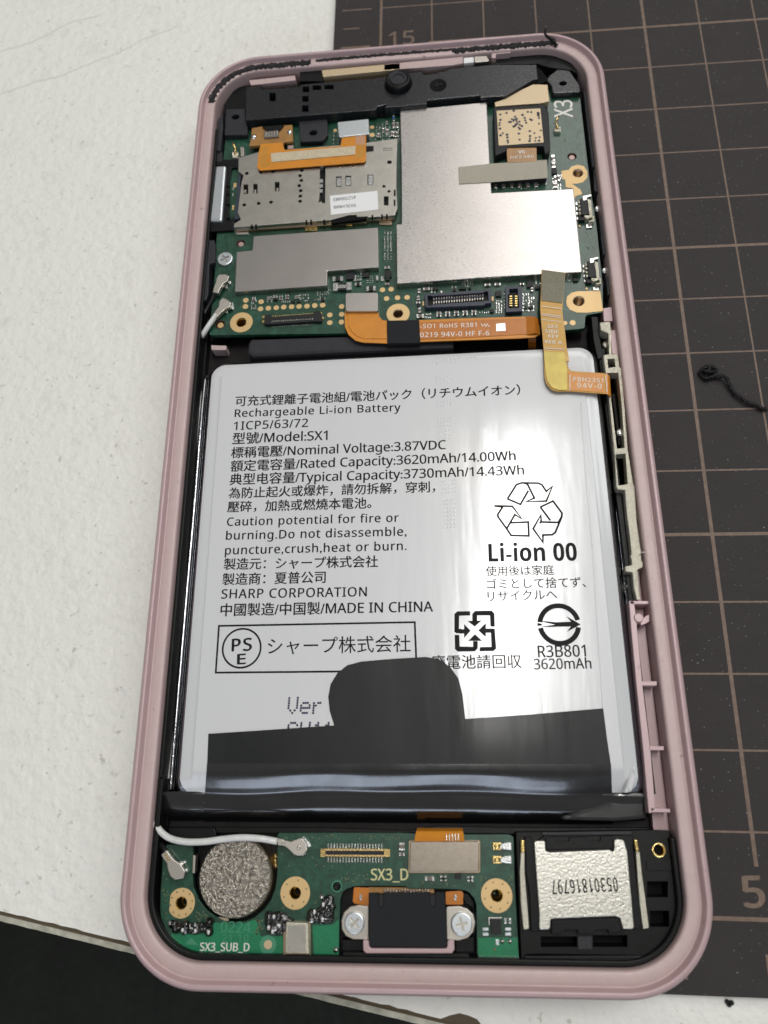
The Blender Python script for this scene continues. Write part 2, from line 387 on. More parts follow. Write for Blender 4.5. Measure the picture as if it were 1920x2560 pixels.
def tube_geo(pts, r, n=10, rf=None):
    vs = []; fs = []; up = Vector((0, 0, 1)); N = len(pts)
    for i, p in enumerate(pts):
        t = (pts[min(i+1, N-1)] - pts[max(i-1, 0)]).normalized()
        s = t.cross(up)
        if s.length < 1e-3: s = Vector((1, 0, 0))
        s.normalize(); u = s.cross(t)
        for k in range(n):
            a = 2*math.pi*k/n
            rr = r*(rf(i, k) if rf else 1)
            vs.append(tuple(p + (s*math.cos(a)+u*math.sin(a))*rr))
    for i in range(N-1):
        for k in range(n):
            j = (k+1) % n; fs.append((i*n+k, i*n+j, (i+1)*n+j, (i+1)*n+k))
    fs.append(tuple(range(n))[::-1]); fs.append(tuple(range((N-1)*n, N*n)))
    return vs, fs
def tube(name, pts, r, m, parent=None, n=10, sub=8, rf=None, label=None):
    vs, fs = tube_geo(catmull(pts, sub), r, n, rf)
    return add(name, vs, fs, m, parent, smooth=True, label=label)
def path3(c, *a):       # x, y, z triples
    return [(*U(c, a[i], a[i+1], a[i+2]), a[i+2]) for i in range(0, len(a), 3)]
def stroke_geo(pts, w, z, closed=False, h=0.004):
    P = [Vector(p[:2]) for p in pts]; n = len(P); L_, R_ = [], []
    for i in range(n):
        if closed: a, b, c = P[i-1], P[i], P[(i+1) % n]
        else: a, b, c = P[max(i-1, 0)], P[i], P[min(i+1, n-1)]
        e1 = (b-a) if (b-a).length > 0 else (c-b); e2 = (c-b) if (c-b).length > 0 else e1
        e1 = e1.normalized(); e2 = e2.normalized(); n1 = Vector((-e1.y, e1.x)); n2 = Vector((-e2.y, e2.x))
        m_ = (n1+n2); m_ = m_.normalized() if m_.length > 1e-6 else n1
        k = min(1/max(m_.dot(n1), 0.3), 2.2)
        L_.append(b+m_*w/2*k); R_.append(b-m_*w/2*k)
    vs = [(p.x, p.y, z) for p in L_] + [(p.x, p.y, z) for p in R_]; fs = []
    for i in range(n if closed else n-1):
        j = (i+1) % n; fs.append((i, n+i, n+j, j))
    return vs, fs
def poly_geo(pts, z):
    vs = [(x, y, z) for x, y in ccw(pts)]; fs = []
    for t in tessellate_polygon([[Vector(v) for v in vs]]):
        A, B, C = (vs[q] for q in t)
        cr_ = (B[0]-A[0])*(C[1]-A[1]) - (B[1]-A[1])*(C[0]-A[0])
        if abs(cr_) > 1e-10: fs.append(tuple(t) if cr_ > 0 else (t[0], t[2], t[1]))
    return vs, fs
def sheet(name, left, right, m, parent, th=0.12, label=None, smooth=True):   # ribbon between two 3-D edges
    n = len(left); vs = []
    for a, b in zip(left, right): vs += [a, b, (b[0], b[1], b[2]-th), (a[0], a[1], a[2]-th)]
    fs = []
    for i in range(n-1):
        s = i*4; t = s+4
        for k in range(4):
            j = (k+1) % 4; fs.append((s+k, s+j, t+j, t+k))
    fs += [(3, 2, 1, 0), tuple(range((n-1)*4, n*4))]
    bm = bmesh.new(); o = add(name, vs, fs, m, parent, label=label)
    bm.from_mesh(o.data); bmesh.ops.recalc_face_normals(bm, faces=bm.faces); bm.to_mesh(o.data); bm.free()
    return o
def sans(t_, heavy):
    o = ''
    for ch in t_:
        if 'A' <= ch <= 'Z': o += chr((0x1D5D4 if heavy else 0x1D5A0) + ord(ch) - 65)
        elif 'a' <= ch <= 'z': o += chr((0x1D5EE if heavy else 0x1D5BA) + ord(ch) - 97)
        elif '0' <= ch <= '9': o += chr((0x1D7EC if heavy else 0x1D7E2) + ord(ch) - 48)
        else: o += ch
    return o
def text(body, c, x0, y0, x1, y1, z, m, parent, ysc=1.0, bold=0.0, flip=False, name='printed_text', space=1.0, heavy=False, copies=True):
    cu = bpy.data.curves.new('t', 'FONT'); cu.body = sans(body, heavy); cu.size = 1; cu.resolution_u = 2; cu.space_character = space
    o = bpy.data.objects.new('t', cu); COL.objects.link(o)
    me = bpy.data.meshes.new_from_object(o.evaluated_get(bpy.context.evaluated_depsgraph_get()))
    bpy.data.objects.remove(o); bpy.data.curves.remove(cu)
    xs = [v.co.x for v in me.vertices]; a, b = min(xs), max(xs)
    p0 = Vector(U(c, x0, y0, z)); p1 = Vector(U(c, x1, y1, z)); d = p1-p0; s = d.length/(b-a)
    d.normalize(); u = Vector((-d.y, d.x))
    if flip: u = -u
    vs = []; fs = []; nv = len(me.vertices); off = [(0, 0)]
    if bold: off = [(-bold, 0), (bold, bold*0.5), (0, -bold*0.5)]
    for q, (ox, oy) in enumerate(off):          # bold lettering: the same strokes laid over each other a hair apart
        vs += [tuple((p0 + d*((v.co.x-a)*s + ox*s) + u*(v.co.y*s*ysc + oy*s))) + (z + q*0.0015,) for v in me.vertices]
        fs += [tuple(i + q*nv for i in p.vertices) for p in me.polygons]
    bpy.data.meshes.remove(me)
    ob = add(name, vs, fs, m, parent)
    bm = bmesh.new(); bm.from_mesh(ob.data)
    bmesh.ops.recalc_face_normals(bm, faces=bm.faces)
    for f_ in bm.faces:
        if f_.normal.z < 0: f_.normal_flip()
    bm.to_mesh(ob.data); bm.free()
    return ob
MC = {}
def shared(key, fn):
    if key not in MC:
        vs, fs, mats, mi = fn()
        me = bpy.data.meshes.new(key.split('|')[0]); me.from_pydata([tuple(Vector(v)*K) for v in vs], [], fs)
        for q in mats: me.materials.append(MATS[q])
        me.polygons.foreach_set('material_index', mi); me.update(); MC[key] = me
    return MC[key]
def box_geo(cx, cy, w_, d_, z0, z1, bev=0.03):
    return plate_geo([(cx-w_/2, cy-d_/2), (cx+w_/2, cy-d_/2), (cx+w_/2, cy+d_/2), (cx-w_/2, cy+d_/2)], z0, z1, 0, bev)
def chip(name, c, x, y, w_, h_, z, hh, m, parent, bev=0.03, rot=0, label=None):   # box of w x h crop pixels
    s = CROP[c][2]; a = U(c, x-w_/2, y, z+hh); b = U(c, x+w_/2, y, z+hh); t_ = U(c, x, y-h_/2, z+hh); u_ = U(c, x, y+h_/2, z+hh)
    W = round(math.dist(a, b), 1) or 0.1; H = round(math.dist(t_, u_), 1) or 0.1
    key = f'{name}|{W}|{H}|{hh}|{m}'
    def fn():
        vs, fs = box_geo(0, 0, W, H, 0, hh, bev); return vs, fs, [m], [0]*len(fs)
    p = U(c, x, y, z+hh)
    return put(name, shared(key, fn), None, parent, Vector((p[0], p[1], z))*K, rot, label=label)
def cap(c, x, y, w_, h_, z, parent, body='ceramic_brown', name='capacitor', hh=0.35):
    a = U(c, x-w_/2, y, z+hh); b = U(c, x+w_/2, y, z+hh); t_ = U(c, x, y-h_/2, z+hh); u_ = U(c, x, y+h_/2, z+hh)
    W = round(math.dist(a, b), 1); H = round(math.dist(t_, u_), 1); W = max(W, 0.1); H = max(H, 0.1)
    key = f'{name}|{W}|{H}|{body}'
    def fn():
        e = 0.27
        if W >= H:
            g = [box_geo(0, 0, W*(1-2*e)+0.02, H*0.92, 0, hh*0.95, 0.02), box_geo(-W/2*(1-e), 0, W*e, H, 0, hh, 0.03), box_geo(W/2*(1-e), 0, W*e, H, 0, hh, 0.03)]
        else:
            g = [box_geo(0, 0, W*0.92, H*(1-2*e)+0.02, 0, hh*0.95, 0.02), box_geo(0, -H/2*(1-e), W, H*e, 0, hh, 0.03), box_geo(0, H/2*(1-e), W, H*e, 0, hh, 0.03)]
        vs = []; fs = []; mi = []
        for k, (v, f_) in enumerate(g):
            s = len(vs); vs += v; fs += [tuple(i+s for i in q) for q in f_]; mi += [min(k, 1)]*len(f_)
        return vs, fs, [body, 'solder'], mi
    p = U(c, x, y, z+hh)
    return put(name, shared(key, fn), None, parent, Vector((p[0], p[1], z))*K)
def pad(c, x, y, r, z, parent, m='gold', name='test_pad'):
    rr = round(span(c, x, y, r, z), 2); key = f'{name}|{rr}|{m}'
    def fn():
        vs, fs = plate_geo(circ((0, 0), rr, 18), 0, 0.03, 0, 0.01); return vs, fs, [m], [0]*len(fs)
    p = U(c, x, y, z+0.03)
    return put(name, shared(key, fn), None, parent, Vector((p[0], p[1], z))*K)

# ================================================================== bench, mat, floor
fl = add('floor', [(-3000, -3000, -700), (3000, -3000, -700), (3000, 3000, -700), (-3000, 3000, -700)], [(0, 1, 2, 3)], 'floor_dark')
fl['kind'] = 'structure'
desk = thing('workbench', 'white speckled workbench with a chipped edge strip, under the phone', 'workbench', (-20, 60, -21))
e0 = (-56.19, -67.07); e1 = (3.08, -78.44)
ed = (Vector(e1)-Vector(e0)).normalized(); en = Vector((ed.y, -ed.x))          # en points off the bench, towards the viewer
if en.y > 0: en = -en
def onedge(t, o=0.0):
    p = Vector(e0) + ed*t + en*o; return (p.x, p.y)
random.seed(3)
ts = [-300 + i*1.1 for i in range(560)]
jag = []
tchip = (Vector(U('P', 1160, 2550, -1.5)) - Vector(e0)).dot(ed)
for t in ts:
    o = -0.12*abs(random.gauss(0, 1))*random.random()
    if abs(t-tchip) < 2.4: o = -0.95 - 0.3*random.random() + 0.2*abs(t-tchip)
    jag.append(onedge(t, o))
plate('tabletop', jag + [(600, -60), (600, 500), (-500, 500)], -21, -1.5, 'desk', desk, bev=0)
plate('glue_line', [onedge(-300, -3.0), onedge(316, -3.0), onedge(316, 0.42), onedge(-300, 0.42)], -20.5, -1.75, 'desk_glue', desk, bev=0)
band = []
for t in ts:
    o = 1.15 + 0.05*random.random()
    if abs(t-21.5) < 0.9: o = 0.7
    band.append(onedge(t, o))
plate('edge_strip', band + [onedge(t, 0.45) for t in ts[::-1]], -21, -1.55, 'desk_edge', desk, bev=0.05)
# grime smears scratched across the bench
rnd = random.Random(9)
for pts in ((0, 236, 90, 205, 150, 190, 227, 158, 300, 130, 360, 98, 445, 66), (0, 128, 80, 105, 170, 60, 250, 38)):
    v, f_ = stroke_geo([(a+rnd.uniform(-.1, .1), b+rnd.uniform(-.15, .15)) for a, b in [tuple(q[:2]) for q in catmull([(*p, 0) for p in pg('P', -1.5, *pts)], 10)]], .35, -1.494); add('grime_line', v, f_, 'desk_grime', desk)
def mt(u, v, z=0):
    a = 0.0179377; u *= 10; v *= 10
    return (-6.2087 + u*math.cos(a) + v*math.sin(a), -65.8837 - u*math.sin(a) + v*math.cos(a))
cm = thing('cutting_mat', 'dark brown cutting mat with a beige centimetre grid, under the right side', 'cutting mat', (*mt(10, 12), -1.5))
plate('mat_sheet', [mt(-0.93, -0.85), mt(34, -0.85), mt(34, 30), mt(-0.93, 30)], -1.49, 0, 'cutting_vinyl', cm, r=0.6, bev=0.15)
Zm = 0.012
def mline(u0, v0, u1, v1, w_, name='grid_line'):
    v, f_ = stroke_geo([mt(u0, v0), mt(u1, v1)], w_, Zm + (0.004 if u0 == u1 else 0)); add(name, v, f_, 'mat_line', cm)
for i in range(0, 19):
    if i == 5: mline(5, 0.6, 5, 29, 0.52)
    elif i == 0: mline(0, 0, 0, 29, 0.5)
    else: mline(i, 0, i, 29, 0.5 if i % 5 == 0 else 0.28)
for j in range(0, 26):
    if j == 15: mline(0.93, 15, 18, 15, 0.48)
    else: mline(0, j, 18, j, 0.5 if j % 5 == 0 else 0.26)
for j in range(0, 40):
    v = j*0.5
    mline(-0.78 if j % 2 == 0 else -0.74, v, -0.2 if j % 2 == 0 else -0.42, v, 0.5 if j == 30 else 0.3, 'scale_tick')
for i in range(1, 18): mline(i, -0.38 if i % 5 == 0 else -0.5, i, -0.76 if i % 5 == 0 else -0.68, 0.66 if i % 5 == 0 else 0.34, 'scale_tick')
text('15', 'P', 973, 114, 1036, 109, Zm, 'mat_line', cm, ysc=1.0, bold=0.01)
text('5', 'P', 1864, 2268, 1914, 2268, Zm, 'mat_line', cm, ysc=0.92, bold=0.03)

# black glue debris lying about
strand = thing('adhesive_strand', 'curly strand of black adhesive lying on the right of the cutting mat', 'adhesive debris', (*U('N', 960, 1010, 0), 0))
rnd = random.Random(5)
tube('tail', path3('N', 850, 915, .7, 868, 945, .6, 900, 940, .7, 930, 952, .9, 950, 1000, .6, 985, 1058, .5, 1030, 1090, .6, 1070, 1118, .6, 1130, 1140, .5, 1170, 1160, .5, 1212, 1172, .4), 0.25, 'residue', strand, n=9, sub=9, rf=lambda i, k: 0.7+0.8*rnd.random())
geo = []
for pts in ([740, 920, .3, 765, 890, .9, 810, 872, 1.1, 850, 885, .9, 862, 915, .5], [745, 925, .3, 785, 955, .6, 830, 945, .8, 865, 925, .5],
            [770, 905, .8, 805, 910, 1.2, 855, 908, .9], [790, 940, .4, 800, 915, .9, 815, 880, 1.0]):
    geo.append(tube_geo(catmull(path3('N', *pts), 6), 0.26, 8, lambda i, k: 0.7+0.6*rnd.random()))
geo.append(plate_geo(pg('N', .5, 745, 920, 775, 885, 850, 878, 866, 915, 800, 955), 0.1, 0.5, .3, .1))
joined('knot', geo, 'residue', strand, smooth=True)
g = []
for k in range(5):
    x = 1822+rnd.uniform(-9, 9); y = 2506+rnd.uniform(-6, 6)
    g.append(lathe_geo(U('P', x, y, -1.5), [(0.35*rnd.uniform(.7, 1.2), -1.5), (0.3, -1.25), (0.12, -1.1)], 7))
cr_ = joined('adhesive_crumb', g, 'residue'); tagit(cr_, 'tiny black crumb on the white bench below the mat edge', 'adhesive debris')

# ================================================================== phone frame
fr = thing('phone_frame', 'rose pink phone frame lying open with its back cover removed', 'phone frame', (0, 0, 0))
rect = (-35.95, -74.1, 35.98, 74.9)
loft('outer_rim', rect, 11.0, [(1.8, 0.2), (0.8, 0.5), (0.25, 1.3), (0.05, 2.6), (0, 4), (0.0, 6.2), (0.05, 6.9), (0.16, 7.3), (0.34, 7.6), (0.56, 7.78), (0.80, 7.84), (.9, 7.82), (1.0, 7.74), (1.06, 7.6), (1.2, 7.15), (1.34, 6.8)], 'pink', fr, seg=20)
loft('ledge', rect, 11.0, [(1.24, 7.02), (1.3, 6.93), (1.42, 6.92), (1.55, 6.98), (1.75, 7.0), (2.65, 6.98), (2.86, 6.93), (2.98, 6.8), (3.04, 6.5), (3.06, 5.2), (3.08, 1.6)], 'pink_ledge', fr, seg=20)
plate('midplate', rrect(-33.0, -71.2, 33.0, 71.6, 7.7), 0.3, 1.7, 'floor_metal', fr, bev=0)
plate('screen_glass', rrect(-34.8, -73.0, 34.8, 73.4, 9.5), 0.0, 0.28, 'black_deep', fr, bev=0.05)
# black plastic lining round the inside
def ringplate(name, outer, inner, z0, z1, m, parent, **k):
    plate(name, outer, z0, z1, m, parent, holes=[inner], **k)
ringplate('lining', rrect(-32.84, -71.0, 32.84, 71.4, 7.6), rrect(-32.0, -70.2, 32.4, 70.2, 6.8), 1.7, 3.3, 'black_plastic', fr, bev=0.1)
q_ = rrect(-32.82, -70.98, 32.82, 71.5, 7.6, 12); q2 = rrect(-32.05, -70.28, 32.15, 71.5, 6.9, 12)
plate('lower_lip', [(-32.82, -50)] + q_[26:52] + [(32.82, -57)] + [(32.15, -57)] + q2[26:52][::-1] + [(-32.05, -50)], 1.7, 6.0, 'black_plastic', fr, bev=0.2)
plate('side_lip', [(-32.82, -49.9), (-32.3, -49.9), (-32.3, 60), (-32.82, 60)], 1.7, 5.9, 'black_plastic', fr, bev=0.15)
# pink side channel with its ribs, lower right
plate('channel_rail', pg('L', 6.3, 1398, 380, 1432, 380, 1445, 480, 1490, 950, 1545, 1400, 1575, 1770, 1545, 1800, 1530, 1800, 1495, 1400, 1448, 950, 1412, 560), 1.7, 6.3, 'pink', fr, bev=0.08)
for (x0, x1, y0, y1) in ((1405, 1530, 380, 402), (1482, 1585, 918, 948), (1530, 1632, 1352, 1380)):
    plate('cross_rib', rc('L', 6.3, x0, y0, x1, y1), 1.7, 6.3, 'pink', fr, bev=0.06)
plate('cross_rib', pg('H', 6.3, 1105, 170, 1245, 178, 1248, 203, 1112, 203), 1.7, 6.3, 'pink', fr, bev=0.06)
lathe('peg', U('L', 1462, 495, 6.3), [(0.62, 1.7), (0.62, 6.4), (0.5, 6.5)], 'pink', fr)
plate('peg_web', pg('L', 6.1, 1470, 515, 1520, 475, 1535, 475, 1535, 520, 1480, 545), 1.7, 6.1, 'pink', fr)
plate('channel_floor', [(30.9, -56.4), (32.85, -56.4), (32.85, -17), (31.3, -17)], 1.7, 3.4, 'pink', fr, bev=0)
plate('channel_floor', pg('P', 4.0, 1500, 770, 1560, 770, 1600, 1010, 1560, 1010), 1.7, 4.0, 'pink', fr, bev=0.05)
plate('inner_block', pg('N', 5.8, 128, 625, 175, 620, 195, 790, 140, 790), 1.7, 5.8, 'pink', fr, r=0.3)
plate('inner_block', pg('D', 5.6, 1510, 1060, 1570, 1050, 1580, 1150, 1515, 1155), 1.7, 5.6, 'pink', fr, r=0.2)
plate('inner_block', pg('S', 3.6, 940, 1090, 1105, 1095, 1100, 1140, 950, 1140), 1.7, 3.6, 'pink_ledge', fr, r=0.2)
# pale antenna windows along the top edge
plate('antenna_strip', pg('A', 6.5, 1035, 432, 1659, 375, 1659, 425, 1045, 485), 3, 6.5, 'bracket_beige', fr, r=.1)
plate('antenna_strip', pg('B', 6.5, 0, 345, 565, 290, 565, 338, 480, 352, 0, 388), 3, 6.5, 'pink_ledge', fr, r=.1)
plate('antenna_strip', pg('A', 6.3, 455, 512, 822, 474, 826, 512, 470, 552), 3, 6.3, 'pink_ledge', fr, r=.1)
plate('light_window', pg('B', 6.55, 570, 300, 640, 292, 642, 330, 570, 338), 3, 6.55, 'label_white', fr, r=.1)
plate('contact_tab', pg('B', 6.6, 645, 290, 735, 284, 752, 322, 650, 332), 3, 6.6, 'dull_steel', fr, r=.1)
plate('notch_block', pg('B', 6.7, 770, 268, 905, 255, 905, 262, 800, 272, 800, 300, 770, 300), 3, 6.7, 'pink_ledge', fr, r=.1)
plate('notch_block', pg('A', 6.0, 860, 440, 1035, 430, 1045, 520, 860, 520), 3, 6.0, 'black_plastic', fr, r=.1)
# black side pieces between board and frame
for poly, z in ((pg('S', 5.6, 880, 0, 975, 0, 985, 60, 980, 230, 925, 250, 915, 560, 890, 620, 838, 640, 845, 300), 5.6),
                (pg('T', 5.6, 320, 190, 385, 120, 390, 300, 355, 590, 303, 585, 315, 400), 5.6),
                (pg('T', 5.2, 300, 600, 380, 600, 375, 720, 285, 730), 5.2)):
    plate('side_clip', poly, 1.7, z, 'grey_plastic', fr, r=0.2, bev=0.1)
for poly in (pg('D2', 5.4, 320, 100, 350, 110, 440, 850, 445, 900, 410, 880), pg('D2', 5.3, 425, 920, 450, 900, 475, 1110, 472, 1160, 430, 1130),
             pg('D2', 5.3, 478, 1390, 515, 1380, 552, 1780, 520, 1800), pg('D2', 5.3, 552, 2040, 590, 2010, 610, 2180, 570, 2212)):
    plate('side_clip', poly, 1.7, 5.4, 'grey_plastic', fr, r=0.2, bev=0.1)
for x, y in ((465, 1325), (540, 1955)):
    lathe('contact_pin', U('D2', x, y, 4.6), [(0.3, 2.6), (0.55, 4.2), (0.55, 4.7), (0.3, 5.0)], 'bright_steel', fr, n=14)
plate('side_wall', pg('P', 4.9, 1494, 872, 1512, 870, 1640, 1985, 1625, 1990, 1560, 1400), 1.7, 4.9, 'black_plastic', fr, bev=.1)
plate('side_wall', pg('J', 5.4, 1145, 30, 1190, 30, 1200, 150, 1225, 300, 1190, 320, 1160, 190), 1.7, 5.4, 'black_plastic', fr, r=.2, bev=.1)

# adhesive left on the ledge
ZR = 7.0
res = thing('adhesive_residue', 'lumpy line of torn black adhesive along the top inner edge of the frame', 'adhesive debris', (*U('A', 1500, 370, 6.9), 6.9))
rnd = random.Random(11)
ring_ = rrect(rect[0]+2.15, rect[1]+2.15, rect[2]-2.15, rect[3]-2.15, 8.85, 24)
top_ = [p for p in ring_[:50]]                    # right corner, then the left corner
tr_c, tl_c = top_[:25], top_[25:50]
def lump(name, pts, w_, h_):
    P_ = [Vector((*p, 6.9)) for p in pts]; Q = []
    for a, b in zip(P_, P_[1:]):
        n_ = max(1, int((b-a).length/0.28)); Q += [a + (b-a)*(k/n_) for k in range(n_)]
    tv, tf = tube_geo(Q, w_, 8, lambda i, k: 0.55+0.75*rnd.random())
    add(name, [(a, b, 6.98 + max(0, (c_-6.9))*h_) for a, b, c_ in tv], tf, 'residue', res)
xe = U('A', 960, 400, 6.9)[0]
lump('strip', [p for p in tl_c[::-1][2:]] + [(tl_c[0][0]+3, tl_c[0][1]), (xe, tl_c[0][1]+.1)], 0.66, 0.35)
xb = U('B', 540, 262, 6.9)[0]; xr = U('B', 1235, 212, 6.9)[0]
lump('strip', [(xe+.6, tl_c[0][1]+.35), (-3, tl_c[0][1]+.4), (xb-.6, tl_c[0][1]+.35)], 0.36, 0.5)
lump('strip', [(xb, tl_c[0][1]), (10, tl_c[0][1]+.05), (xr, tl_c[0][1])], 0.62, 0.4)
flick = thing('adhesive_flick', 'little upright hook of black adhesive on the top right edge of the frame', 'adhesive debris', (*U('B', 1200, 180, 7), 7.0))
tube('hook', path3('B', 1235, 215, 7.1, 1215, 185, 7.6, 1185, 160, 8.3, 1160, 140, 8.9, 1150, 115, 9.4, 1158, 85, 9.9), 0.3, 'residue', flick, n=7, rf=lambda i, k: (0.5+0.8*rnd.random())*(1.4-i/40))


# ================================================================== battery
bt = thing('battery', 'large white printed lithium battery pouch filling the middle of the phone', 'battery', (-0.7, -19.6, 1.7))
bx0, bx1, by0, by1 = -31.0, 30.3, -53.4, 12.7
ZB = 6.4
loft('pouch_edge', (bx0, by0, bx1, by1), 3.4, [(0.5, 1.7), (0.12, 2.2), (0, 3.0), (0.06, 4.0), (0.22, 4.75), (0.48, 5.35), (0.82, 5.82), (1.2, 6.12)], 'battery_foil', bt, seg=14)
loft('pouch', (bx0, by0, bx1, by1), 3.4, [(1.17, 6.1), (1.5, 6.25), (1.85, 6.34), (2.25, 6.385), (2.8, 6.4), (2.85, 6.4, .25), (2.9, 6.4, .5), (2.95, 6.4, .8), (3.0, 6.4, 1.1), (3.05, 6.4, 1.5), (3.1, 6.4, 2.0), (3.15, 6.4, 2.6), (3.2, 6.4, 3.4)], 'battery_white', bt, cap=True, seg=14)
TR = [(1662, 6.51), (1669, 6.46), (1677, 6.24), (1686, 5.95), (1695, 5.64), (1703, 5.38), (1709, 5.08), (1715, 4.88), (1730, 4.76), (1760, 4.3)]
TY = [(U('W', 880, a, b)[1], b) for a, b in TR]
def tape_z(y):
    if y > TY[0][0]: return 9
    for (ya, za), (yb, zb_) in zip(TY, TY[1:]):
        if y >= yb: return za + (zb_-za)*(ya-y)/(ya-yb)
    return TY[-1][1]
for ob in list(bt.children):          # the pouch end slopes down under the tape
    for v_ in ob.data.vertices:
        yy = (v_.co.y + WL[ob].y)/K; zz_ = (v_.co.z + WL[ob].z)/K
        v_.co.z = (min(zz_, tape_z(yy) - 0.2*min(1, max(0, (TY[0][0]-yy)*2))) - WL[ob].z/K)*K
for x, m_ in ((bx0-0.55, 'seam_foil'), (bx1+0.5, 'seam_foil')):
    tube('side_seam', [(x, 10.8, 4.0), (x, 4, 4.3), (x+.04, -10, 4.3), (x, -25, 4.35), (x-.03, -40, 4.3), (x, -52.3, 4.3)], 0.3, m_, bt, n=12)
    plate('seam_fold', [(x-.3, -51.5), (x+.3, -51.5), (x+.3, 11), (x-.3, 11)], 1.8, 4.0, 'seam_foil', bt, bev=0.02)
plate('corner_fold', pg('L', 6.1, 1370, 1640, 1410, 1490, 1440, 1475, 1455, 1560, 1420, 1660, 1360, 1668), 5.2, 6.15, 'battery_white', bt, r=.4, bev=.4)
z = ZB + 0.012
LN = [('可充式鋰離子電池組/電池パック（リチウムイオン）', 508, 876, 1124, 851, 1), ('Rechargeable Li-ion Battery', 507, 901, 865, 888, 1),
      ('1ICP5/63/72', 505, 929, 665, 922, 1), ('型號/Model:SX1', 502, 958, 707, 950, 1), ('標稱電壓/Nominal Voltage:3.87VDC', 499, 988, 963, 970, 1),
      ('額定電容量/Rated Capacity:3620mAh/14.00Wh', 498, 1017, 1114, 994, 1), ('典型电容量/Typical Capacity:3730mAh/14.43Wh', 496, 1046, 1132, 1025, 1),
      ('為防止起火或爆炸，請勿拆解，穿刺，', 494, 1075, 940, 1061, 1), ('壓碎，加熱或燃燒本電池。', 491, 1105, 802, 1096, 1),
      ('Caution potential for fire or', 490, 1136, 861, 1127, 1), ('burning.Do not disassemble,', 488, 1166, 878, 1157, 1),
      ('puncture,crush,heat or burn.', 486, 1198, 878, 1188, 1), ('製造元：シャープ株式会社', 483, 1229, 816, 1223, 1), ('製造商：夏普公司', 480, 1262, 703, 1257, 1),
      ('SHARP CORPORATION', 478, 1293, 792, 1288, 1), ('中國製造/中国製/MADE IN CHINA', 476, 1329, 935, 1321, 1)]
for b_, x0, y0, x1, y1, q in LN:
    latin = all(ord(ch) < 256 for ch in b_)
    text(b_, 'W', x0, y0, x1, y1, z, 'black_print', bt, ysc=1.0, bold=0.018, name='printed_line', space=1.10 if latin else 1.0)
g = [stroke_geo(pg('W', z, 473, 1352, 896, 1344, 900, 1449, 466, 1453), 0.26, z, True)]
c_ = U('W', 522, 1400, z); rr = span('W', 522, 1400, 41, z)
g.append(stroke_geo(circ(c_, rr, 40), 0.26, z, True))
joined('certification_box', g, 'black_print', bt)
text('PS', 'W', 501, 1407, 543, 1405, z, 'black_print', bt, bold=0.03, space=1.15, ysc=.95)
text('E', 'W', 513, 1435, 530, 1434, z, 'black_print', bt, bold=0.03, ysc=.70)
text('シャープ株式会社', 'W', 578, 1411, 887, 1405, z, 'black_print', bt, bold=0.004)
text('Li-ion 00', 'W', 1056, 1213, 1247, 1211, z, 'black_print', bt, bold=0.008, heavy=True, ysc=1.2)
text('使用後は家庭', 'W', 1050, 1243, 1197, 1240, z, 'black_print', bt, bold=0.01)
text('ゴミとして捨てず、', 'W', 1052, 1271, 1266, 1267, z, 'black_print', bt, bold=0.01)
text('リサイクルへ', 'W', 1054, 1298, 1204, 1293, z, 'black_print', bt, bold=0.01)
text('R3B801', 'W', 1163, 1420, 1266, 1418, z, 'black_print', bt, bold=0.016, ysc=1.12)
text('3620mAh', 'W', 1154, 1446, 1278, 1444, z, 'black_print', bt, bold=0.016, ysc=1.12)
text('廃電池請回収', 'W', 932, 1443, 1127, 1441, z, 'black_print', bt, bold=0.012)
g = []; rnd = random.Random(12)
for x0, y0, nx_, ny_, dx, dy in ((115, 320, 6, 2, 24, 26), (240, 312, 6, 1, 26, 20), (115, 440, 4, 3, 24, 18), (120, 604, 5, 2, 22, 24), (122, 715, 5, 3, 22, 24), (130, 800, 4, 3, 22, 24), (150, 1130, 5, 4, 22, 26), (165, 1260, 4, 8, 22, 26)):
    for i in range(nx_):
        for k in range(ny_):
            p = U('J', x0+i*dx+rnd.uniform(-2, 2), y0+k*dy-i*2+rnd.uniform(-2, 2), ZB)
            g.append(lathe_geo(p, [(.16, ZB-.002), (.13, ZB+.02), (.07, ZB+.034), (.0001, ZB+.038)], 10))
joined('embossed_dots', g, 'battery_white', bt, kind='stuff', smooth=True)
tube('film_crease', path3('J', 1076, 600, ZB-.03, 1085, 800, ZB-.03, 1100, 1000, ZB-.03, 1122, 1250, ZB-.03, 1135, 1400, ZB-.03, 1150, 1560, ZB-.03), .07, 'battery_white', bt, n=8)
tube('film_crease', path3('L', 1150, 0, ZB-.03, 1175, 400, ZB-.03, 1210, 900, ZB-.03, 1220, 1090, ZB-.03), .07, 'battery_white', bt, n=8)
# three chasing arrows
ar = [[585, 1250, 645, 1155, 680, 1143, 790, 1145, 815, 1155, 845, 1200, 885, 1168, 845, 1265, 712, 1268, 765, 1245, 718, 1150],
      [585, 1250, 672, 1287, 725, 1195], [718, 1150, 690, 1143],
      [497, 1297, 618, 1300, 680, 1383, 635, 1355, 580, 1450, 522, 1370, 520, 1355, 552, 1305, 497, 1297],
      [580, 1450, 610, 1495, 728, 1498, 724, 1405, 608, 1410],
      [805, 1305, 890, 1265, 950, 1345, 948, 1370, 905, 1475, 885, 1490, 822, 1492, 822, 1540, 757, 1450, 808, 1360, 810, 1405, 925, 1408, 948, 1370],
      [805, 1305, 872, 1395], [810, 1405, 800, 1412]]
joined('recycling_arrows', [stroke_geo(pg('J', z, *a), 0.27, z + 0.0015*k) for k, a in enumerate(ar)], 'black_print', bt)
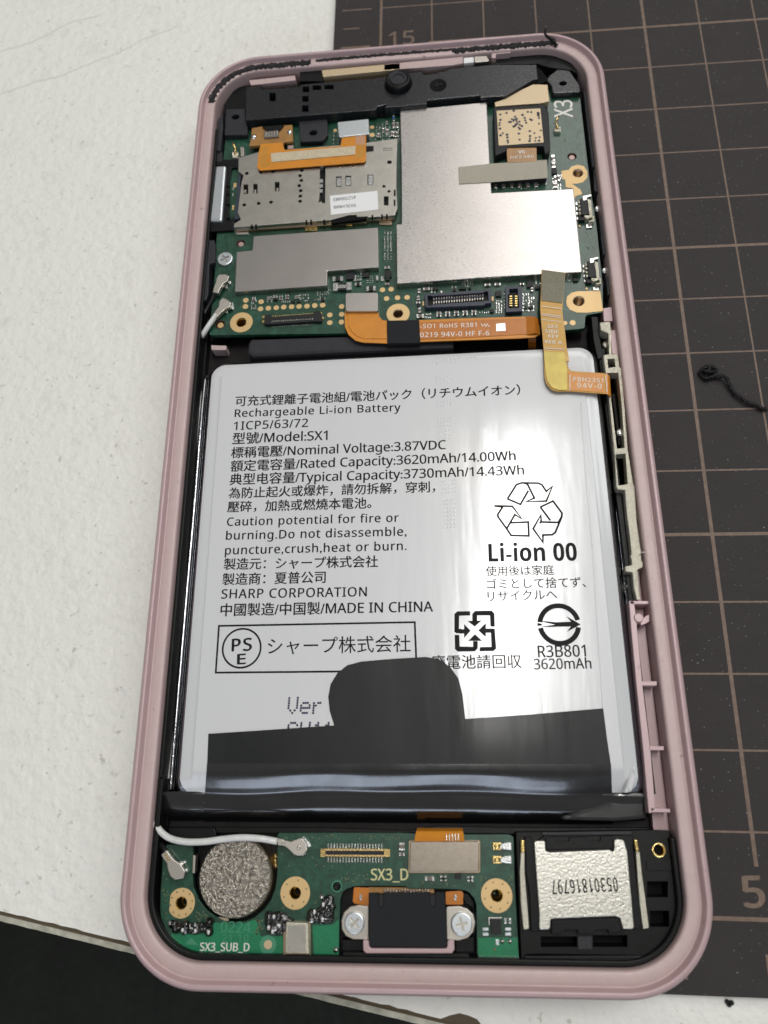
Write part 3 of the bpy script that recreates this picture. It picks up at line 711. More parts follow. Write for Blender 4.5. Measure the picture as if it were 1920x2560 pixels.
# four interlocked arrows (line work and filled heads)
G_ = []
def Lp(*a): return pg('L', z, *a)
G_.append(poly_geo(Lp(230, 590, 230, 468, 250, 450, 335, 450, 335, 478, 262, 480, 260, 590), z))
G_.append(poly_geo(Lp(350, 520, 350, 468, 368, 448, 480, 446, 498, 466, 500, 552, 472, 552, 468, 478, 382, 478, 382, 520), z))
G_.append(poly_geo(Lp(230, 590, 270, 600, 300, 598, 268, 560, 270, 568, 230, 566), z))
G_.append(poly_geo(Lp(318, 515, 412, 512, 366, 552), z))
G_.append(poly_geo(Lp(295, 535, 338, 580, 295, 628, 295, 596, 240, 598, 240, 572, 295, 570), z+.003))
G_.append(poly_geo(Lp(440, 530, 390, 578, 440, 622, 440, 594, 500, 594, 500, 566, 440, 566), z))
G_.append(poly_geo(Lp(500, 566, 510, 700, 492, 716, 398, 718, 400, 690, 478, 688, 474, 594), z+.003))
G_.append(poly_geo(Lp(232, 608, 262, 608, 266, 686, 355, 688, 355, 650, 386, 650, 386, 698, 368, 718, 252, 720, 234, 702), z))
G_.append(poly_geo(Lp(322, 648, 368, 604, 416, 648), z+.003))
joined('recycling_square', G_, 'black_print', bt)
# ring with an arrow through it
cc = U('L', 931, 538, z); R1 = span('L', 931, 538, 146, z); R2 = span('L', 931, 538, 112, z)
def arc(r0, r1, a0, a1, n=24):
    o = [(cc[0]+r0*math.cos(math.radians(a0+(a1-a0)*i/n)), cc[1]+r0*math.sin(math.radians(a0+(a1-a0)*i/n))) for i in range(n+1)]
    q = [(cc[0]+r1*math.cos(math.radians(a0+(a1-a0)*i/n)), cc[1]+r1*math.sin(math.radians(a0+(a1-a0)*i/n))) for i in range(n+1)]
    return o + q[::-1]
G_ = [poly_geo(arc(R1, R2, 12, 172), z), poly_geo(arc(R1, R2, 190, 350), z),
      poly_geo(Lp(786, 512, 910, 524, 1010, 520, 978, 482, 1075, 538, 982, 588, 1010, 552, 800, 556, 905, 540), z), poly_geo(Lp(786, 528, 815, 534, 815, 545, 786, 548), z)]
joined('inspection_mark', G_, 'black_print', bt)
# ink-jet dot lettering
F5 = {'V': ["10001", "10001", "10001", "10001", "10001", "01010", "00100"], 'e': ["00000", "00000", "01110", "10001", "11111", "10000", "01110"],
      'r': ["0000", "0000", "1011", "1100", "1000", "1000", "1000"], 'C': ["01110", "10001", "10000"], 'W': ["10001", "10001", "10001"], '1': ["0010", "0110", "0010"]}
dots = []
def dotline(s, x, y, dx, dy, sp=6.2):
    for ch in s:
        for r_, row in enumerate(F5[ch]):
            for k, q in enumerate(row):
                if q == '1':
                    X = x + k*dx - r_*0.5; Y = y + r_*dy - k*0.15
                    dots.append(poly_geo(circ(U('W', X, Y, z), 0.165, 8), z))
        x += (len(F5[ch][0])+0.9)*dx
dotline('Ver', 625, 1508, 4.6, 5.4); dotline('CW11', 624, 1562, 4.6, 5.0)
joined('dot_lettering', dots, 'violet_print', bt)

# black pull tape laid over the battery's lower end
tp = thing('battery_pull_tape', 'wide black pull tape with a rounded tab stuck over the battery bottom end', 'tape', (*U('W', 880, 1600, ZB), ZB))
zt = ZB + 0.10
plate('tape_face', pg('W', zt, 450, 1585, 560, 1578, 722, 1567, 712, 1535, 709, 1505, 714, 1478, 728, 1455, 750, 1437, 780, 1429, 850, 1423, 920, 1419, 948, 1424, 972, 1440, 990, 1465, 999, 1500, 1005, 1553, 1150, 1543, 1303, 1530, 1312, 1600, 1320, 1652, 900, 1652, 447, 1656), ZB+0.02, zt, 'tape_black', tp, bev=0.03)
nx = 60; rows = [(1650, 6.52), (1662, 6.51), (1669, 6.46), (1677, 6.24), (1686, 5.95), (1695, 5.64), (1703, 5.38), (1709, 5.08), (1715, 4.88), (1723, 4.80), (1740, 4.74), (1752, 4.5), (1763, 3.9), (1772, 3.1), (1778, 2.3)]
vs = []; fs = []
rnd = random.Random(2)
for r_, (yy, zz) in enumerate(rows):
    for i in range(nx+1):
        u = i/nx; x = 447 - r_*0.6 + (1320 + r_*0.9 - 447)*u
        wv = math.sin(u*8+0.6)*3.5 + math.sin(u*17)*1.4 + math.exp(-((u-0.27)/0.10)**2)*-3
        amp = math.sin(math.pi*min(r_/(len(rows)-1), 1))
        Y = yy + wv*amp*0.9 + (u-0.5)*(2 if r_ < 10 else 6)
        zz2 = zz + 0.05*math.sin(u*13+r_*0.35)*amp - (0.25*amp*max(0, (u-0.9)*10))
        px_, py_ = U('W', x, Y, zz2); vs.append((px_, py_, zz2))
for r_ in range(len(rows)-1):
    for i in range(nx):
        a = r_*(nx+1)+i; fs.append((a, a+nx+1, a+nx+2, a+1))
o = add('rolled_edge', vs, fs, 'tape_gloss', tp, smooth=True)
et = thing('battery_end_wrap', 'glossy black wrap across the battery lower end under the pull tape', 'tape', (*U('W', 860, 1745, 4), 2.0))
wrows = [(1711, 4.9), (1714, 5.02), (1720, 5.0), (1735, 4.7), (1748, 4.45), (1758, 3.9), (1767, 3.1), (1774, 2.0)]
vs = []; fs = []; nx = 70
for r_, (yy, zz) in enumerate(wrows):
    for i in range(nx+1):
        u = i/nx; x = 350 - r_*0.8 + 1048*u
        drop = 0.32*min(1, max(0, (u-0.07)*30))*min(1, max(0, (0.94-u)*30)); zz2 = zz - drop + 0.07*math.sin(u*31+r_)*(1 if r_ > 1 else 0)
        px_, py_ = U('W', x, yy + 3*math.sin(u*5+1)*r_/8 + (u-0.5)*3, zz2); vs.append((px_, py_, zz2))
for r_ in range(len(wrows)-1):
    for i in range(nx):
        a = r_*(nx+1)+i; fs.append((a, a+nx+1, a+nx+2, a+1))
add('wrap_body', vs, fs, 'tape_gloss', et, smooth=True)
plate('wrap_fold', pg('W', 5.1, 1180, 1772, 1322, 1730, 1392, 1716, 1398, 1738, 1400, 1770, 1330, 1776), 3.6, 4.75, 'tape_gloss', et, r=.5, bev=0.5)
# brown floor strip seen below the wrap
plate('floor_strip', pg('W', 2.0, 362, 1765, 1400, 1765, 1400, 1805, 365, 1805), 1.7, 2.2, 'floor_metal', fr, bev=0)
plate('cross_bar', pg('W', 3.2, 365, 1786, 700, 1788, 885, 1794, 940, 1784, 1100, 1788, 1400, 1788, 1402, 1806, 940, 1800, 365, 1800), 1.7, 3.2, 'black_plastic', fr, bev=.1)
# grey foam bar above the battery
fb = plate('foam_bar', pg('I', 4.6, 375, 100, 395, 72, 1100, 50, 1750, 40, 1750, 130, 1100, 160, 400, 192, 372, 170), 1.8, 4.6, 'foam_grey', None, r=.4, bev=.5)
tagit(fb, 'long dark grey foam bar between the circuit board and the battery top', 'foam strip')

# ================================================================== main circuit board
ZP = 4.6
mb = thing('main_circuit_board', 'large green main circuit board filling the top third of the phone', 'circuit board', (*U('P', 1020, 560, ZP), 3.8))
def hole(c, x, y, r, z=ZP, n=20): return circ(U(c, x, y, z), span(c, x, y, r, z), n)
HOLES = [('D2', 265, 955, 56), ('D', 1335, 1010, 44), ('C', 330, 1300, 42), ('C', 1580, 1225, 42), ('D2', 205, 783, 46), ('C', 325, 665, 34), ('C', 160, 1312, 38)]
plate('board', pg('P', ZP, 575, 285, 800, 262, 1440, 213, 1451, 249, 1465, 371, 1478, 481, 1492, 566, 1507, 713, 1508, 781, 1464, 788, 1462, 821, 1408, 826, 523, 838, 530, 760, 537, 680, 541, 600, 553, 450, 565, 330),
      3.8, ZP, 'pcb', mb, r=0.5, bev=0.04, holes=[hole(*h) for h in HOLES])
# shields
plate('shield_cover', pg('P', 5.9, 1000, 276, 1217, 255, 1224.5, 406, 1229, 482, 1434, 471.5, 1444, 566, 1455.5, 680, 1220, 693, 992, 709, 990.5, 561, 1004, 559, 1003, 400), ZP, 5.9, 'shield', mb, r=0.12, bev=0.12, label='large brushed steel shield cover')
plate('shield_cover', pg('C', 5.7, 425, 605, 1420, 535, 1425, 855, 1015, 885, 1015, 1000, 275, 1050, 290, 730, 415, 718), ZP, 5.7, 'shield_smooth', mb, r=0.15, bev=0.14, label='small stepped steel shield cover')
# card reader
zs = 6.0
RH = [(373, 107), (487, 98), (583, 92), (353, 358), (468, 346), (567, 336), (812, 82), (798, 125), (808, 163), (792, 205), (803, 244), (800, 287), (798, 328), (1467, 210), (1508, 250)]
hs = [circ(U('C', x, y, zs), span('C', x, y, 15 if x < 1400 else 13, zs), 12) for x, y in RH]
for a in ((347, 195, 385, 270), (425, 190, 460, 265), (597, 175, 634, 250), (1466, 290, 1504, 362), (1494, 5, 1528, 30),
          (1085, 130, 1128, 213), (1160, 125, 1205, 207), (1336, 115, 1384, 195)): hs.append(rc('C', zs, *a))
hs.append(pg('C', zs, 957, 45, 1002, 42, 998, 342, 978, 345, 965, 330, 945, 342, 952, 300))
rd = plate('card_reader', pg('C', zs, 307, -18, 463, -63, 1325, -139, 1575, -173, 1568, 60, 1566, 200, 1575, 380, 1552, 440, 270, 537, 270, 508, 325, 475, 300, 420, 330, 180, 345, 120, 305, 90),
      5.2, zs, 'sim_steel', mb, r=0.06, bev=0.06, holes=hs)
rin = plate('reader_body', pg('C', 5.3, 345, -10, 1550, -150, 1545, 430, 290, 520, 335, 400, 340, 100), ZP, 5.25, 'black_plastic', rd, bev=0)
for a in ((1088, 140, 1126, 205), (1163, 135, 1202, 200), (1340, 120, 1381, 190)):
    plate('contact', rc('C', 5.9, *a), 5.3, 5.9, 'bright_steel', rd, bev=.08)
for x, y in ((968, 165), (968, 205), (967, 245), (970, 60)): chip('contact', 'C', x, y, 22, 26, 5.3, 0.5, 'bright_steel', rd)
for x, y in ((360, 250), (440, 250), (617, 235)): chip('contact', 'C', x, y, 14, 26, 5.3, 0.4, 'dull_steel', rd)
for x, y in ((1105, 46), (1220, 43), (1320, 38)): pad('C', x, y, 19, zs, rd, 'bright_steel', 'dimple')
for a in ((838, 505, 935, 562, 'gold_metal'), (1430, 470, 1530, 516, 'copper_rim'), (285, 572, 388, 592, 'dull_steel'), (1165, 512, 1215, 525, 'gold_metal')):
    plate('mounting_tab', rc('C', 4.9, *a[:4]), ZP, 4.9, a[4], rd, r=0.1, bev=.05)
plate('side_skirt', pg('C', 5.2, 275, 535, 1552, 440, 1555, 470, 1330, 485, 1330, 500, 1000, 520, 280, 565), ZP+0.02, 5.2, 'copper_rim', rd, bev=.05)
v, f_ = stroke_geo(pg('C', 5.9, 1040, 495, 1110, 480, 1190, 462, 1212, 455, 1245, 468, 1335, 470), 0.22, 5.9); v = [(a, b, c_) for a, b, c_ in v]
sp = add('bent_spring', v + [(a, b, c_-0.35) for a, b, c_ in v], f_ + [tuple(i+len(v) for i in q[::-1]) for q in f_] + [(i, i+1, i+1+len(v), i+len(v)) for i in range(len(v)//2-1)], 'gold_metal', rd)
plate('spring_slot', pg('C', 6.02, 1040, 480, 1185, 440, 1250, 437, 1252, 452, 1340, 450, 1330, 468, 1050, 505), 5.5, 6.015, 'black_deep', rd, bev=0)
for x, y in ((848, 492), (885, 490), (990, 490), (1375, 452), (1450, 448), (1490, 445), (412, 528), (445, 526), (1553, 262), (1552, 340)):
    chip('notch', 'C', x, y, 12, 26 if x < 1500 else 50, 5.6, 0.42, 'black_deep', rd, bev=0)
plate('ejector_lever', pg('E2', 6.1, 785, 870, 945, 870, 945, 965, 785, 985), 5.4, 6.12, 'black_plastic', rd, bev=.03)
for y in (925, 965): chip('scratch_slot', 'E2', 1235, y-8, 200, 14, 5.99, 0.02, 'black_deep', rd, bev=0)
# barcode sticker (its code left out)
st = plate('sticker', pg('C', zs+.05, 1035, 285, 1415, 245, 1422, 395, 1045, 436), zs, zs+.05, 'label_white', mb, bev=.01)
text('412700483', 'C', 1242, 284, 1063, 306, zs+.06, 'black_print', st, ysc=1.15, bold=0.01)
text('SX3LHMB', 'C', 1243, 350, 1066, 366, zs+.06, 'black_print', st, ysc=0.95, bold=0.01)
# gold pads, rings
def ringpad(c, x, y, r, rh, parent=mb, z=ZP, cut=None, insert=True, name='screw_pad', seg=32, mm='gold', dots_=0):
    p = U(c, x, y, z); R_ = span(c, x, y, r, z); r_ = span(c, x, y, rh, z)
    o = circ(p, R_, seg)
    if cut: o = [(max(a, p[0]-cut[0]*R_), max(b, p[1]-cut[1]*R_)) for a, b in o]
    hs_ = [circ(p, r_, 20)]
    for k in range(dots_):
        a = 2*math.pi*(k+.3)/dots_; hs_.append(circ((p[0]+math.cos(a)*(R_+r_)*.56, p[1]+math.sin(a)*(R_+r_)*.56), 0.1, 6))
    b_ = plate(name, o, z+0.005, z+0.05, mm, parent, bev=0.02, holes=hs_)
    if insert:
        v, f_ = lathe_geo(p, [(r_*1.02, z-0.3), (r_*1.02, z+0.02), (r_*0.92, z+0.02), (r_*0.86, z-0.3), (r_*0.82, z-0.35), (r_*0.88, z-0.6), (r_*0.80, z-0.7), (r_*.88, z-1.0), (r_*.80, z-1.1), (r_*.88, z-1.5), (r_*.8, z-1.6), (r_*.86, z-2.3)], 24); add('bore_shade_disc', *lathe_geo(p, [(r_*.6, z-1.9), (r_*.55, z-1.8)], 16), 'black_deep', b_)  # black disc paints the shade down the insert's hole
        add('threaded_insert', v, f_, 'dark_gold' if insert == 1 else 'copper_rim', b_, smooth=True)
    return b_
ringpad('C', 330, 1296, 90, 42)
ringpad('C', 1580, 1226, 92, 42, insert=2)
plate('screw_pad', pg('D', ZP+.05, 1245, 1010, 1252, 975, 1280, 950, 1320, 938, 1490, 934, 1510, 1080, 1390, 1092, 1320, 1090, 1270, 1070, 1250, 1040), ZP+.005, ZP+.05, 'gold', mb, r=.2, bev=.02, holes=[hole('D', 1335, 1010, 44)])
plate('screw_pad', pg('D2', ZP+.05, 95, 930, 172, 918, 200, 885, 262, 866, 325, 880, 362, 930, 365, 995, 320, 1045, 262, 1060, 205, 1062, 290, 1120, 312, 1165, 240, 1190, 232, 1215, 215, 1110, 140, 1095, 135, 1018, 105, 1012), ZP+.005, ZP+.05, 'gold', mb, bev=.02, holes=[hole('D2', 265, 955, 56)])
for c, x, y, r in (('D', 1335, 1010, 44), ('D2', 265, 955, 56)):
    p = U(c, x, y, ZP); q = span(c, x, y, r, ZP)
    v, f_ = lathe_geo(p, [(q*1.02, ZP-.4), (q*1.0, ZP-.02), (q*.9, ZP-.02), (q*.84, ZP-.6), (q*.7, ZP-1.2), (0.0001, ZP-1.6)], 24)
    add('threaded_insert', v, f_, 'copper_rim', mb, smooth=True)
for c, x, y, r, m_ in (('D2', 205, 783, 46, 'pad_pink'), ('C', 325, 665, 34, 'pad_pink'), ('C', 160, 1312, 38, 'gold')):
    p = U(c, x, y, ZP); q = span(c, x, y, r, ZP)
    b_ = lathe('locating_hole', p, [(q*1.0, ZP-.7), (q*1.06, ZP+.01), (q*.99, ZP+.01), (q*.95, ZP-.4), (q*.9, ZP-.55)], 'red_ring', mb, n=20)
    lathe('hole_pad', p, [(q*.62, ZP-.5), (q*.62, ZP-.2)], m_, b_, n=14)
for x, y in ((365, 1118), (362, 1168), (487, 1130), (483, 1187), (545, 1182), (608, 1178), (668, 1173), (730, 1170), (790, 1167), (853, 1165), (915, 1160), (978, 1157), (1130, 1168), (1130, 1230), (1128, 1292), (1035, 1235), (1035, 1297), (1455, 1035), (1525, 1030), (1488, 1105), (1575, 1098)):
    pad('C', x, y, 22, ZP, mb)
for x, y, r in ((1237, 1165, 17), (1292, 1163, 22), (108, 982, 20)): pad('D', x, y, r, ZP, mb)
for x, y, r in ((915, 480, 45), (915, 640, 55), (150, 545, 40)): pad('E2', x, y, r, ZP, mb)
# connectors
def pins(name, c, n, x0, y0, x1, y1, w_, h_, z, hh, m, parent):
    g = []
    for k in range(n):
        t = k/(n-1); p = U(c, x0+(x1-x0)*t, y0+(y1-y0)*t, z+hh); W_ = 2*span(c, x0, y0, w_/2, z)
        a = U(c, x0, y0-h_/2, z); b = U(c, x0, y0+h_/2, z)
        g.append(box_geo(p[0], p[1], W_, math.dist(a, b), z, z+hh, 0.015))
    return joined(name, g, m, parent, kind='stuff')
cn = plate('board_connector', pg('C2', 5.6, 218, 270, 820, 228, 826, 350, 765, 358, 765, 372, 290, 392, 228, 392), ZP, 5.6, 'connector_navy', mb, r=.08, bev=.06, holes=[pg('C2', 5.6, 248, 286, 278, 284, 290, 290, 755, 258, 755, 248, 795, 245, 800, 330, 755, 335, 300, 365, 292, 362, 288, 376, 252, 378)])
plate('connector_bed', pg('C2', 4.8, 245, 282, 798, 242, 802, 335, 250, 380), ZP, 4.8, 'black_plastic', cn, bev=0)
for y in (0, 38): pins('contact_pins', 'C2', 20, 305, 308+y, 745, 272+y, 10, 22, 4.8, 0.4, 'dull_steel', cn)
plate('connector_tongue', pg('C2', 5.35, 300, 322, 750, 286, 750, 294, 300, 330), 4.8, 5.35, 'connector_navy', cn, bev=.03)
pins('solder_pins', 'C2', 19, 310, 414, 745, 384, 9, 16, ZP, 0.15, 'solder', cn)
for x, y in ((210, 355), (835, 312)): chip('anchor', 'C2', x, y, 16, 40, ZP, .15, 'gold', cn)
cn = plate('board_connector', pg('C2', 5.5, 948, 205, 1095, 196, 1106, 425, 955, 434), ZP, 5.5, 'connector_navy', mb, r=.1, bev=.06, holes=[pg('C2', 5.5, 985, 225, 1062, 220, 1066, 270, 1075, 380, 1075, 395, 975, 400, 972, 275, 985, 272)])
plate('connector_bed', pg('C2', 4.8, 970, 215, 1075, 212, 1080, 402, 972, 405), ZP, 4.8, 'black_plastic', cn, bev=0)
for k in range(5):
    for x in (1000, 1048): chip('contact', 'C2', x, 290+k*21, 24, 9, 4.8, 0.35, 'gold_metal', cn, bev=0)
    for x in (942, 1110): chip('solder_foot', 'C2', x+k, 270+k*30, 14, 8, ZP, 0.12, 'solder', cn, bev=0)
cn = plate('board_connector', pg('B2', 5.2, 365, 385, 420, 382, 420, 405, 810, 375, 812, 352, 865, 350, 885, 385, 880, 445, 810, 445, 430, 470, 360, 470), ZP, 5.2, 'chip_black', mb, r=.1, bev=.05, holes=[pg('B2', 5.2, 425, 436, 805, 412, 806, 428, 426, 452)])
plate('connector_bed', pg('B2', 4.9, 420, 430, 810, 408, 810, 432, 420, 456), ZP, 4.85, 'black_plastic', cn, bev=0)
pins('solder_pins', 'B2', 19, 440, 398, 800, 376, 8, 14, ZP, 0.5, 'gold_metal', cn)
pins('contact_pins', 'B2', 19, 435, 444, 798, 421, 9, 14, 4.85, 0.3, 'solder', cn)
pins('solder_pins', 'B2', 19, 435, 494, 800, 470, 9, 12, ZP, 0.14, 'solder', cn)
for x, y in ((355, 405), (355, 445), (888, 412), (870, 372), (400, 395)): chip('anchor', 'B2', x, y, 22, 26, ZP, .3, 'gold_metal', cn)
# side switches
for (x, y) in ((0, 0), (72, 640)):
    sw = plate('side_switch', pg('D2', 5.7, 290+x, 1215+y, 355+x, 1200+y, 380+x, 1370+y, 300+x, 1380+y), ZP, 5.7, 'chip_black', mb, r=.05)
    plate('metal_arm', pg('D2', 5.5, 362+x, 1215+y, 400+x, 1225+y, 418+x, 1395+y, 385+x, 1395+y), ZP, 5.5, 'cast_metal', sw, bev=.05)
    plate('metal_arm', pg('D2', 5.7, 312+x, 1190+y, 400+x, 1172+y, 405+x, 1190+y, 360+x, 1200+y, 355+x, 1228+y, 318+x, 1236+y), 5.0, 5.75, 'bright_steel', sw, bev=.05)
    plate('metal_arm', pg('D2', 5.5, 332+x, 1382+y, 432+x, 1392+y, 432+x, 1445+y, 375+x, 1450+y, 375+x, 1440+y, 415+x, 1434+y, 412+x, 1402+y, 360+x, 1420+y, 335+x, 1410+y), ZP, 5.5, 'cast_metal', sw, bev=.04)
    chip('switch_foot', 'D2', 305+x, 1405+y, 55, 55, ZP, .7, 'chip_black', sw)
    for k in range(4): chip('switch_lead', 'D2', 278+x+k*3, 1248+y+k*38, 20, 22, ZP, .9, 'cast_metal', sw); chip('switch_lead', 'D2', 250+x+k*4, 1265+y+k*50, 16, 28, ZP, .2, 'solder', sw)
    chip('solder_pad', 'D2', 380+x, 1494+y, 60, 34, ZP, .25, 'solder', mb); chip('solder_pad', 'D2', 282+x, 1493+y, 22, 22, ZP, .1, 'gold', mb)
# ground spring, X3 lettering
gs = plate('ground_spring', pg('D2', 5.2, 25, 480, 90, 478, 92, 525, 25, 528), ZP, 5.2, 'cast_metal', mb, r=.05)
tube('spring_leaf', path3('D2', 60, 495, 5.3, 40, 440, 5.7, 55, 395, 6.0, 70, 370, 5.8), .17, 'gold_metal', gs, n=8)
gs = plate('ground_spring', pg('T', 5.4, 505, 600, 582, 605, 578, 672, 508, 672), ZP, 5.4, 'cast_metal', mb, r=.05)
tube('spring_leaf', path3('T', 540, 640, 5.4, 545, 570, 5.8, 525, 520, 6.1, 520, 490, 5.9), .2, 'gold_metal', gs, n=8)
plate('ground_spring', pg('T', 5.2, 605, 540, 650, 540, 655, 650, 615, 660), ZP, 5.2, 'dull_steel', mb, r=.05)
text('X3', 'D2', 212, 378, 205, 205, ZP+.01, 'white_print', mb, ysc=1.25, bold=0.02)
# resistor marked R005
rs = cap('A2', 1065, 850, 165, 70, ZP, mb, 'chip_black', 'resistor', 0.6)
text('R005', 'A2', 1095, 836, 1018, 838, ZP+.62, 'white_print', mb, ysc=1.3, bold=0.01)
for a in (('A2', 1025, 780, 90, 40, 'chip_black'), ('A2', 1325, 868, 85, 40, 'chip_black'), ('C2', 238, 222, 64, 30, 'ceramic_brown'), ('C2', 790, 185, 56, 26, 'ceramic_brown'),
          ('C2', 880, 180, 54, 26, 'ceramic_brown'), ('C2', 182, 468, 66, 34, 'ceramic_brown'), ('C2', 172, 240, 26, 40, 'ceramic_brown'), ('C2', 165, 305, 26, 40, 'ceramic_brown'),
          ('C2', 175, 415, 26, 44, 'ceramic_brown'), ('C2', 163, 345, 40, 20, 'ceramic_brown'), ('C2', 1100, 178, 40, 20, 'ceramic_brown'), ('C2', 1190, 228, 24, 36, 'ceramic_brown'),
          ('A2', 1208, 828, 60, 30, 'chip_black'), ('A2', 1470, 680, 48, 24, 'ceramic_brown'), ('A2', 1470, 826, 36, 20, 'ceramic_brown'), ('B2', 460, 220, 40, 28, 'ceramic_brown'),
          ('B2', 512, 220, 32, 20, 'ceramic_brown'), ('B2', 512, 243, 32, 16, 'ceramic_brown'), ('B2', 568, 212, 32, 18, 'ceramic_brown'), ('B2', 568, 236, 32, 16, 'ceramic_brown'),
          ('B2', 268, 238, 30, 28, 'ceramic_brown'), ('B2', 405, 235, 28, 30, 'ceramic_brown'), ('B2', 645, 225, 24, 30, 'ceramic_brown'), ('B2', 670, 222, 20, 30, 'ceramic_brown'),
          ('E2', 1365, 430, 60, 140, 'ceramic_brown'), ('E2', 1225, 570, 55, 120, 'ceramic_brown'), ('E2', 1145, 540, 45, 110, 'ceramic_brown'), ('E2', 1340, 610, 90, 110, 'ceramic_brown'),
          ('E2', 1050, 640, 80, 90, 'ceramic_brown'), ('E2', 1435, 620, 45, 130, 'ceramic_brown'), ('E2', 1215, 380, 45, 80, 'ceramic_brown'), ('E2', 1360, 280, 55, 110, 'blue_part'),
          ('E2', 1440, 430, 45, 110, 'ceramic_brown'), ('D2', 12, 810, 38, 90, 'ceramic_brown'), ('D2', 35, 1010, 26, 70, 'ceramic_brown'), ('D2', 70, 1000, 26, 60, 'ceramic_brown'),
          ('D2', 35, 1075, 40, 50, 'ceramic_brown'), ('A2', 1215, 790, 30, 20, 'ceramic_brown'), ('A2', 1425, 780, 24, 40, 'solder'), ('A2', 1380, 775, 20, 44, 'solder'), ('A2', 1180, 775, 20, 50, 'solder')):
    cap(a[0], a[1], a[2], a[3], a[4], ZP, mb, a[5])
for k in range(5):
    x = 350+k*79; y = 438-k*3.5
    g_ = cap('C2', x, y, 46, 26, ZP, mb, 'ceramic_brown', hh=.3); cap('C2', x, y+26, 46, 22, ZP, mb, 'chip_black', hh=.25)
for a in (('A2', 1480, 738, 60, 58), ('A2', 1140, 750, 76, 70), ('C2', 887, 265, 52, 50), ('C2', 1172, 178, 60, 58), ('C2', 828, 418, 34, 30), ('C2', 320, 220, 50, 24),
          ('A2', 1280, 745, 60, 40), ('B2', 465, 242, 30, 20), ('B2', 620, 265, 34, 14), ('B2', 672, 265, 34, 14), ('B2', 890, 245, 30, 30), ('C2', 490, 228, 30, 30), ('C2', 565, 215, 60, 18),
          ('C2', 630, 214, 24, 16), ('C2', 1585, 140, 46, 22), ('D2', 25, 930, 50, 55), ('A2', 1475, 780, 34, 28), ('C2', 1240, 210, 40, 24), ('C2', 1135, 386, 20, 26), ('C2', 1180, 390, 40, 20), ('C2', 165, 375, 22, 16)):
    chip('chip', a[0], a[1], a[2], a[3], a[4], ZP, 0.4, 'chip_black', mb)
# tiny solder joints, too small to pick apart
g = []; rnd = random.Random(21)
def grid(c, x0, y0, x1, y1, nx_, ny_, w_, h_, drop=0.15, jit=1.5, z=ZP, slope=0.0):
    for i in range(nx_):
        for j in range(ny_):
            if rnd.random() < drop: continue
            x = x0+(x1-x0)*(i/(nx_-1) if nx_ > 1 else 0)+rnd.uniform(-jit, jit); y = y0+(y1-y0)*(j/(ny_-1) if ny_ > 1 else 0)+rnd.uniform(-jit, jit)+slope*(x-x0)
            p = U(c, x, y, z); q = span(c, x, y, 1, z)
            g.append(box_geo(p[0], p[1], w_*q*2*rnd.uniform(.8, 1.2), h_*q*2*rnd.uniform(.9, 1.4), z, z+.12, 0.02))
grid('A2', 1450, 365, 1505, 610, 3, 19, 5, 5, .1, 1.5); grid('A2', 1290, 765, 1340, 820, 4, 4, 4, 4, 0, .5); grid('A2', 1210, 715, 1260, 790, 3, 4, 5, 7, .2)
grid('B2', 395, 232, 430, 270, 2, 3, 5, 7, .1, 2); grid('B2', 845, 190, 910, 250, 4, 4, 4, 7, .2, 2, slope=-.1); grid('B2', 925, 165, 960, 200, 3, 3, 4, 5, .3)
grid('B2', 520, 270, 590, 268, 5, 1, 5, 8, 0); grid('B2', 690, 210, 760, 240, 4, 2, 5, 9, .2, 2); grid('B2', 250, 265, 285, 330, 3, 4, 4, 7, .2, 3); grid('B2', 730, 262, 755, 262, 3, 1, 4, 7, 0); grid('B2', 820, 255, 850, 255, 2, 1, 4, 6, 0)
grid('C2', 470, 215, 500, 215, 2, 1, 6, 10, 0); grid('C2', 565, 160, 655, 205, 5, 3, 4, 8, .3, 3); grid('C2', 870, 340, 915, 440, 3, 6, 5, 8, .15, 3); grid('C2', 1110, 250, 1160, 420, 3, 7, 5, 9, .25, 4)
grid('C2', 1165, 310, 1205, 420, 3, 4, 5, 10, .2, 3); grid('C2', 720, 440, 800, 440, 5, 1, 4, 7, 0); grid('C2', 285, 225, 375, 255, 4, 2, 6, 9, .4, 3); grid('C2', 235, 455, 275, 485, 3, 2, 6, 8, .2, 2); grid('C2', 1225, 155, 1260, 175, 2, 2, 5, 10, 0, 2)
grid('C2', 1505, 130, 1540, 150, 4, 2, 4, 6, .2); grid('D', 725, 180, 1100, 175, 22, 2, 3, 8, .2, 2, slope=-.02); grid('D', 740, 205, 1040, 200, 14, 1, 4, 7, .2, 2, slope=-.02)
grid('C', 290, 1060, 1010, 1050, 40, 1, 3, 5, .3, 2, slope=-.07); grid('D', 60, 900, 1040, 880, 60, 1, 3, 5, .6, 3, slope=-.05); grid('E2', 1000, 420, 1470, 800, 8, 7, 9, 20, .35, 10); grid('E2', 120, 600, 200, 820, 2, 4, 10, 16, .2, 8)
grid('D2', 10, 980, 90, 1110, 4, 5, 5, 12, .25, 5); grid('T', 520, 1000, 640, 1350, 3, 6, 6, 22, .6, 5)
joined('solder_joints', g, 'solder', mb, kind='stuff')
# gold fingers beside the reader
for x, y, w_, h_ in ((540, 1020, 34, 60), (515, 1300, 28, 60), (607, 1005, 24, 54), (1100, 0, 1, 1)):
    if w_ > 5: chip('gold_finger', 'T', x, y, w_, h_, ZP, .1, 'gold', mb)
plate('board_trace', pg('A2', ZP+.01, 1410, 300, 1418, 300, 1422, 800, 1414, 800), ZP+.002, ZP+.012, 'pcb_trace', mb, bev=0)

